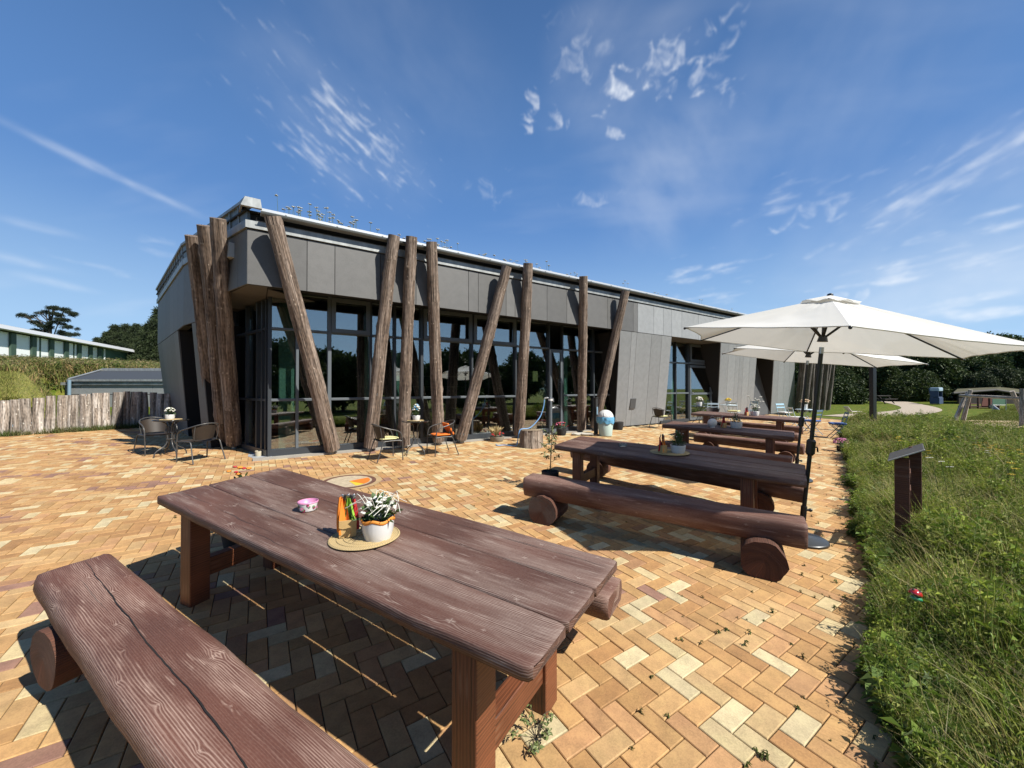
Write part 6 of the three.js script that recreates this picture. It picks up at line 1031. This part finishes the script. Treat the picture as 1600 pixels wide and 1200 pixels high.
// a point beyond the terrace border, denser close to the eye
const meadowAt = (maxD, over = -0.06) => (rnd) => {
  const u = -1.5 + 27 * Math.pow(rnd(), 1.9), rag = 0.16 * N3(u * 1.6, 3) + 0.1 * N3(u * 5, 9), e = over + rag + (maxD - over - rag) * Math.pow(rnd(), 1.35), k = 0.963, n = edgeN(u) - e / k, [x, F] = XF(u, n);
  if (F < 0.5 || x > F * 1.45 + 0.6 || (u > 22)) return null;
  const y = Math.max(G(x, F), e < 0.08 ? terraceY(x, F) - 0.015 : -9), far = Math.hypot(x, F); if (Math.hypot(x, F) < 1.25) return null;
  return [x, y, -F, 0.7 + 0.5 * rnd() + 0.02 * Math.min(far, 14), 0.25, e];
};
const low = (f, lo, hi) => (rnd) => { const p = f(rnd); if (!p) return null; const h = fbm(p[0] * 0.7, p[2] * 0.7, 5, 3); p[3] *= mix(lo, hi, sst(-0.3, 0.35, h)) * mix(0.55, 1, sst(0, 0.5, p[5])); return p; };
scatter('meadow_grass', 'tall green meadow grass along the terrace border', bladeClump(12, 0.52, 0.007, 0.07, 1, 0.6), 23000, low(meadowAt(5.0), 0.6, 1.15), [[0.19, 0.28, 0.035], [0.26, 0.33, 0.055], [0.35, 0.37, 0.08], [0.46, 0.4, 0.15]], 1);
scatter('meadow_herbs', 'leafy wild herbs growing through the meadow grass', herb(26, 0.42, 0.055, 0.02, 2), 15000, low(meadowAt(4.6, -0.12), 0.6, 1.25), [[0.13, 0.21, 0.032], [0.19, 0.28, 0.045], [0.28, 0.35, 0.055], [0.3, 0.34, 0.1]], 2);
scatter('meadow_herbs', 'broad leaved low herbs at the foot of the meadow', herb(18, 0.16, 0.075, 0.042, 3), 6500, meadowAt(3.6, -0.12), [[0.1, 0.18, 0.03], [0.16, 0.25, 0.04], [0.13, 0.21, 0.06]], 3);
scatter('dry_grass', 'pale dry stalks and seed heads above the meadow', bladeClump(4, 0.85, 0.004, 0.05, 4, 0.7), 3600, low(meadowAt(4.6), 0.6, 1.05), [[0.5, 0.42, 0.2], [0.42, 0.4, 0.17], [0.6, 0.54, 0.34]], 4);
{
  const stalk = (flower, h, seed) => { const rnd = rngOf(seed), g = [rod(V(0, 0, 0), V(0.02, h, 0), 0.0035, 4)], f = []; for (let i = 0; i < 9; i++) { const a = i * 2.4, q = 0.034 * Math.sqrt(i / 9); f.push(new THREE.IcosahedronGeometry(0.008, 0).scale(1, 0.6, 1).translate(0.02 + q * Math.cos(a), h + 0.006, q * Math.sin(a))); } return [join(g), join(f)]; };
  const [st, fl] = stalk(0, 0.56, 3), near = (u0, v0, r, F) => null;
  const pl = (cx, cF, r) => (rnd) => { const a = rnd() * 6.28, q = r * Math.sqrt(rnd()), x = cx + q * Math.cos(a), F = cF + q * Math.sin(a), [u, n] = UN(x, F); if (edgeN(u) - n < 0.45) return null; return [x, G(x, F) - 0.02, -F, 0.9 + 0.3 * rnd(), 0.12]; };
  const kinds = [['yellow_flowers', 'cluster of yellow tansy heads at the right edge of the meadow', 9.9, 7.5, 1.0, 46, [0.72, 0.47, 0.02]], ['yellow_flowers', 'few yellow flower heads behind the information lectern', 8.8, 8.2, 1.6, 7, [0.7, 0.5, 0.03]], ['yellow_flowers', 'yellow flower heads in the middle of the meadow right of the lectern', 6.9, 5.0, 0.8, 10, [0.72, 0.5, 0.03]], ['white_flowers', 'scattered white umbels standing in the meadow', 7.6, 6.2, 4.0, 16, [0.72, 0.7, 0.6]], ['red_dock', 'reddish brown dock stems in the back of the meadow', 9.6, 8.5, 1.3, 70, [0.12, 0.035, 0.025]]];
  kinds.forEach(([nm, lb, cx, cF, r, n, c], i) => { const s = 50 + i; if (nm === 'red_dock') { scatter(nm, lb, herb(34, 0.5, 0.05, 0.018, 33), n, pl(cx, cF, r), [[0.16, 0.06, 0.035], [0.2, 0.1, 0.05]], s); return; } scatter(nm, lb, join([fl, fl.clone().rotateY(1).scale(1, 0.9, 1).translate(0.08, 0, 0.03), fl.clone().rotateY(2).scale(1, 1.08, 1).translate(-0.05, 0, 0.07)]), n, pl(cx, cF, r), [c], s, nm === 'red_dock' ? M.plant : mat(1, 1, 1, 0.8)); scatter('flower_stems', 'thin green stems of the ' + ['tansy cluster', 'flowers behind the lectern', 'yellow flowers right of the lectern', 'white umbels', 'dock'][i], join([st, st.clone().translate(0.08, 0, 0.03), st.clone().translate(-0.05, 0, 0.07)]), n, pl(cx, cF, r), [i === 4 ? [0.12, 0.04, 0.03] : [0.08, 0.13, 0.03]], s); });
}
// rough grass on the slope behind the palisade
const hillAt = (d0, d1, tMax = -0.9) => (rnd) => { const F = 8 + 52 * rnd(), q = -1.42 + 0.62 * rnd(), x = q * F, d = hillD(x, F); if (d < d0 || d > d1 || q > tMax) return null; if (q > -1.21 && F < 31.5) return null; return [x, G(x, F) - 0.05, -F, 0.8 + 0.02 * F + 0.4 * rnd(), 0.2]; };
scatter('slope_grass', 'sunlit yellow green grass on the slope behind the palisade', bladeClump(14, 0.2, 0.02, 0.2, 7, 0.8), 14000, hillAt(0.4, 26), [[0.2, 0.23, 0.05], [0.26, 0.27, 0.07], [0.33, 0.3, 0.1]], 7);
scatter('slope_weeds', 'tall rough weeds on the slope below the hall', bladeClump(14, 0.5, 0.035, 0.3, 8, 0.6), 8000, hillAt(22, 52), [[0.17, 0.2, 0.055], [0.22, 0.22, 0.07], [0.4, 0.29, 0.15], [0.16, 0.19, 0.055]], 8);
scatter('slope_weeds', 'leafy weeds among the rough grass below the hall', herb(26, 0.5, 0.13, 0.07, 9), 2200, hillAt(23, 54), [[0.1, 0.16, 0.04], [0.16, 0.2, 0.055], [0.4, 0.34, 0.2]], 9);
scatter('lawn_grass', 'short tufts of grass on the lawn beyond the meadow', bladeClump(10, 0.09, 0.016, 0.16, 10, 0.7), 18000, (rnd) => { const F = 12 + 45 * rnd() * rnd(), x = F * (0.72 + 0.66 * rnd()), [u, n] = UN(x, F); if (edgeN(u) - n < 4.2 && u < 25) return null; if (u > 0 && n > 5) return null; return [x, G(x, F) - 0.02, -F, 0.8 + 0.8 * rnd(), 0.3]; }, [[0.12, 0.17, 0.025], [0.16, 0.19, 0.035], [0.2, 0.2, 0.05]], 11);
// weeds in the joints
scatter('joint_weeds', 'small weeds growing from the joints of the pavers', herb(12, 0.026, 0.02, 0.007, 12), 330, (rnd) => { const r = rnd(); let u, n; if (r < 0.55) { u = 1.2 + 14 * Math.pow(rnd(), 1.6); n = edgeN(u) + 0.02 + 1.3 * Math.pow(rnd(), 2.2); } else if (r < 0.75) { u = -12 + 14 * rnd(); n = 11 + 9 * rnd(); if (u > -0.6 - 0.3 * (n - 9.6)) return null; } else { u = -4 + 22 * rnd(); n = edgeN(u) + 8 * rnd(); } if (n > 9.4 && u > -0.5) return null; const [x, F] = XF(u, n); if (F < 1.4 || hillD(x, F) > -0.1) return null; const a = Math.round((u - BO[0]) / BS) * BS + BO[0], b = Math.round((n - BO[1]) / BS) * BS + BO[1], [x2, F2] = XF(rnd() < 0.5 ? a : u, rnd() < 0.5 ? b : n); return [x2, terraceY(x2, F2) - 0.006, -F2, 0.5 + 0.8 * rnd(), 0.3]; }, [[0.07, 0.12, 0.03], [0.11, 0.15, 0.04], [0.16, 0.14, 0.05]], 13);
scatter('fence_weeds', 'grass and weeds along the foot of the palisade', bladeClump(12, 0.2, 0.012, 0.1, 14, 0.8), 260, (rnd) => { const q = rnd(), x = mix(-15.2, -11.5, q) + 0.3 * rnd(), F = mix(8.0, 12.4, q) - 0.1; const d = hillD(x, F); if (d > -0.12 || d < -0.6) return null; return [x, terraceY(x, F) - 0.01, -F, 0.5 + 0.7 * rnd(), 0.3]; }, [[0.08, 0.12, 0.03], [0.14, 0.14, 0.06]], 14);
{ // the larger weed by the near table leg
  const x = 0.12, F = 1.93, t = thing('joint_weed', 'spreading weed with yellow green leaves in the pavers below the front table corner', 'weed', [x, terraceY(x, F), -F]), rnd = rngOf(71), st = [], tips = [];
  for (let i = 0; i < 9; i++) { const a = i * 0.8 + rnd(), l = 0.07 + 0.07 * rnd(), e = V(Math.cos(a) * l, 0.03 + 0.05 * rnd(), Math.sin(a) * l); st.push(tube([[0, 0, 0], [e.x * 0.5, e.y + 0.01, e.z * 0.5], e.toArray()], 0.0018, 6, 4)); tips.push(e); }
  part('stem', st, M.twig, t); part('foliage', leaves(150, (i) => { const e = tips[i % 9], a = rnd() * 6.28; return [e.clone().multiplyScalar(0.45 + 0.6 * rnd()), V(Math.cos(a), 0.4 * rnd(), Math.sin(a))]; }, 0.026, 0.013, rnd), M.leaf[2], t);
}
// sedum roof with wild carrot
{
  const rnd = rngOf(17), stems = [], umb = [], low_ = [], spots = [[0.6, 9], [0.95, 12], [1.2, 16], [1.6, 12], [2.1, 9], [2.9, 6], [3.3, 8], [3.6, 8], [4.1, 9], [4.7, 6], [5.2, 9], [6.1, 8], [6.7, 10], [7.2, 5], [8.3, 8], [9.2, 5], [11, 6], [13, 5], [15.5, 6], [18, 7]];
  for (const [u0, k] of spots) for (let i = 0; i < k; i++) {
    const u = u0 + (rnd() - 0.5) * 0.55, n = 8.78 + 0.7 * rnd(), h = 0.12 + 0.32 * rnd() + (u0 < 2.2 ? 0.08 : 0), b = L(u, n, 4.77), e = L(u + (rnd() - 0.5) * 0.1, n, 4.77 + h); stems.push(rod(b, e, 0.004, 4, 0.0025));
    for (let q = 0; q < 6; q++) umb.push(new THREE.IcosahedronGeometry(0.012 + 0.008 * rnd(), 0).scale(1.3, 0.5, 1.3).translate(e.x + (rnd() - 0.5) * 0.06, e.y + 0.006 * rnd(), e.z + (rnd() - 0.5) * 0.06));
  }
  for (let i = 0; i < 700; i++) { const u = 0.3 + 23 * rnd(), n = 8.75 + 2 * rnd(); low_.push([L(u, n, 4.76), V(rnd() - 0.5, 1, rnd() - 0.5)]); }
  const t = thing('roof_flowers', 'white wild carrot and sedum growing along the edge of the flat roof', 'roof plants', [0, 0, 0], PHI); t.userData.kind = 'stuff';
  part('stems', stems, M.leaf[1], t); part('umbels', umb, mat(0.72, 0.72, 0.64, 0.8), t); part('sedum', leaves(700, (i) => low_[i], 0.06, 0.02, rnd), M.leaf[1], t);
}

// ------------------------------------------------------------------ the person behind the entrance glass
{
  // continuous body from tapered capsules, meshed as a field
  const [px, pF] = XF(8.12, 10.15), t = thing('person', 'person in light grey top and dark shorts standing inside the entrance door', 'person', [px, -0.01, -pF], PHI + 0.25);
  const mesh = (caps, cell, lo, hi, k = 0.03) => {
    const nx = Math.ceil((hi[0] - lo[0]) / cell), ny = Math.ceil((hi[1] - lo[1]) / cell), nz = Math.ceil((hi[2] - lo[2]) / cell), N = Math.max(nx, ny, nz) + 4;
    const mc = new MarchingCubes(N, new THREE.MeshBasicMaterial(), false, false, 200000); mc.isolation = 0;
    const d = (x, y, z) => { let r = 9; for (const [ax, ay, az, bx_, by, bz, r0, r1] of caps) { const ux = bx_ - ax, uy = by - ay, uz = bz - az, h = clamp(((x - ax) * ux + (y - ay) * uy + (z - az) * uz) / (ux * ux + uy * uy + uz * uz + 1e-9), 0, 1), q = Math.hypot(x - ax - ux * h, y - ay - uy * h, z - az - uz * h) - mix(r0, r1, h), e = Math.max(k - Math.abs(r - q), 0) / k; r = Math.min(r, q) - e * e * k * 0.25; } return r; };
    for (let z = 0; z < N; z++) for (let y = 0; y < N; y++) for (let x = 0; x < N; x++) mc.field[x + y * N + z * N * N] = -d(lo[0] + (x - 2) * cell, lo[1] + (y - 2) * cell, lo[2] + (z - 2) * cell);
    mc.update();
    const c = mc.count, p = new Float32Array(c * 3), n = new Float32Array(c * 3); for (let i = 0; i < c; i++) { for (let a = 0; a < 3; a++) p[i * 3 + a] = lo[a] + ((mc.positionArray[i * 3 + a] + 1) * N / 2 - 2) * cell; }
    for (let i = 0; i < c; i++) { const x = p[i * 3], y = p[i * 3 + 1], z = p[i * 3 + 2], e = cell * 0.5; const v = V(d(x + e, y, z) - d(x - e, y, z), d(x, y + e, z) - d(x, y - e, z), d(x, y, z + e) - d(x, y, z - e)).normalize(); n.set([v.x, v.y, v.z], i * 3); }
    const g = new THREE.BufferGeometry(); g.setAttribute('position', new THREE.BufferAttribute(p, 3)); g.setAttribute('normal', new THREE.BufferAttribute(n, 3)); g.setAttribute('uv', new THREE.BufferAttribute(new Float32Array(c * 2), 2));
    const o = g.attributes.position; // make every triangle face outwards
    for (let i = 0; i < c; i += 3) { const a = V().fromBufferAttribute(o, i), b = V().fromBufferAttribute(o, i + 1), q = V().fromBufferAttribute(o, i + 2), f = b.clone().sub(a).cross(q.clone().sub(a)); if (f.dot(V().fromBufferAttribute(g.attributes.normal, i)) < 0) for (const at of [o, g.attributes.normal]) { const u = [at.getX(i + 1), at.getY(i + 1), at.getZ(i + 1)]; at.setXYZ(i + 1, at.getX(i + 2), at.getY(i + 2), at.getZ(i + 2)); at.setXYZ(i + 2, ...u); } }
    return g;
  };
  const skin = mat(0.45, 0.28, 0.2, 0.6), limb = (s) => [[0.17 * s, 1.4, 0, 0.22 * s, 1.14, -0.02, 0.045, 0.038], [0.22 * s, 1.14, -0.02, 0.2 * s, 0.9, 0.07, 0.036, 0.026], [0.2 * s, 0.9, 0.07, 0.19 * s, 0.82, 0.1, 0.03, 0.022], [0.19 * s, 0.82, 0.1, 0.182 * s, 0.74, 0.115, 0.012, 0.009], [0.09 * s, 0.9, 0, 0.1 * s, 0.5, 0.02, 0.08, 0.055], [0.1 * s, 0.5, 0.02, 0.105 * s, 0.09, -0.01, 0.055, 0.036], [0.105 * s, 0.05, -0.04, 0.115 * s, 0.035, 0.16, 0.04, 0.03]];
  part('body', [mesh([[0, 1.0, 0, 0, 1.25, 0, 0.14, 0.13], [-0.12, 1.38, 0, 0.12, 1.38, 0, 0.075, 0.075], [0, 1.4, 0, 0, 1.53, 0.01, 0.06, 0.05], ...limb(1), ...limb(-1)], 0.028, [-0.3, -0.02, -0.2], [0.3, 1.6, 0.24]), mesh([[0, 1.62, 0, 0, 1.66, 0, 0.075, 0.085], [0, 1.56, 0.03, 0, 1.6, 0.04, 0.05, 0.06], [0, 1.61, 0.085, 0, 1.595, 0.102, 0.01, 0.014], [0.08, 1.63, 0, 0.08, 1.6, 0, 0.016, 0.012], [-0.08, 1.63, 0, -0.08, 1.6, 0, 0.016, 0.012]], 0.008, [-0.12, 1.47, -0.12], [0.12, 1.78, 0.14], 0.02)], skin, t);
  part('hair', mesh([[0, 1.665, -0.02, 0, 1.69, -0.015, 0.088, 0.085]], 0.01, [-0.13, 1.55, -0.14], [0.13, 1.8, 0.12]), mat(0.06, 0.035, 0.02, 0.8), t);
  part('top', mesh([[0, 0.98, 0, 0, 1.25, 0, 0.158, 0.145], [-0.12, 1.385, 0, 0.12, 1.385, 0, 0.084, 0.084], [0.17, 1.39, 0, 0.205, 1.22, -0.015, 0.058, 0.056], [-0.17, 1.39, 0, -0.205, 1.22, -0.015, 0.058, 0.056]], 0.016, [-0.3, 0.78, -0.2], [0.3, 1.52, 0.2]), mat(0.5, 0.5, 0.5, 0.85), t);
  part('shorts', mesh([[0.09, 0.9, 0, 0.098, 0.58, 0.015, 0.1, 0.088], [-0.09, 0.9, 0, -0.098, 0.58, 0.015, 0.1, 0.088], [0, 0.95, 0, 0, 0.9, 0, 0.145, 0.13]], 0.016, [-0.25, 0.42, -0.18], [0.25, 1.12, 0.2]), mat(0.04, 0.045, 0.06, 0.85), t);
  for (const s of [-1, 1]) part('shoe', mesh([[0.105 * s, 0.05, -0.045, 0.117 * s, 0.04, 0.17, 0.05, 0.04]], 0.01, [0.11 * s - 0.09, -0.02, -0.13], [0.11 * s + 0.09, 0.14, 0.25]), mat(0.5, 0.5, 0.5, 0.7), t);
}
renderer.render(scene, camera);
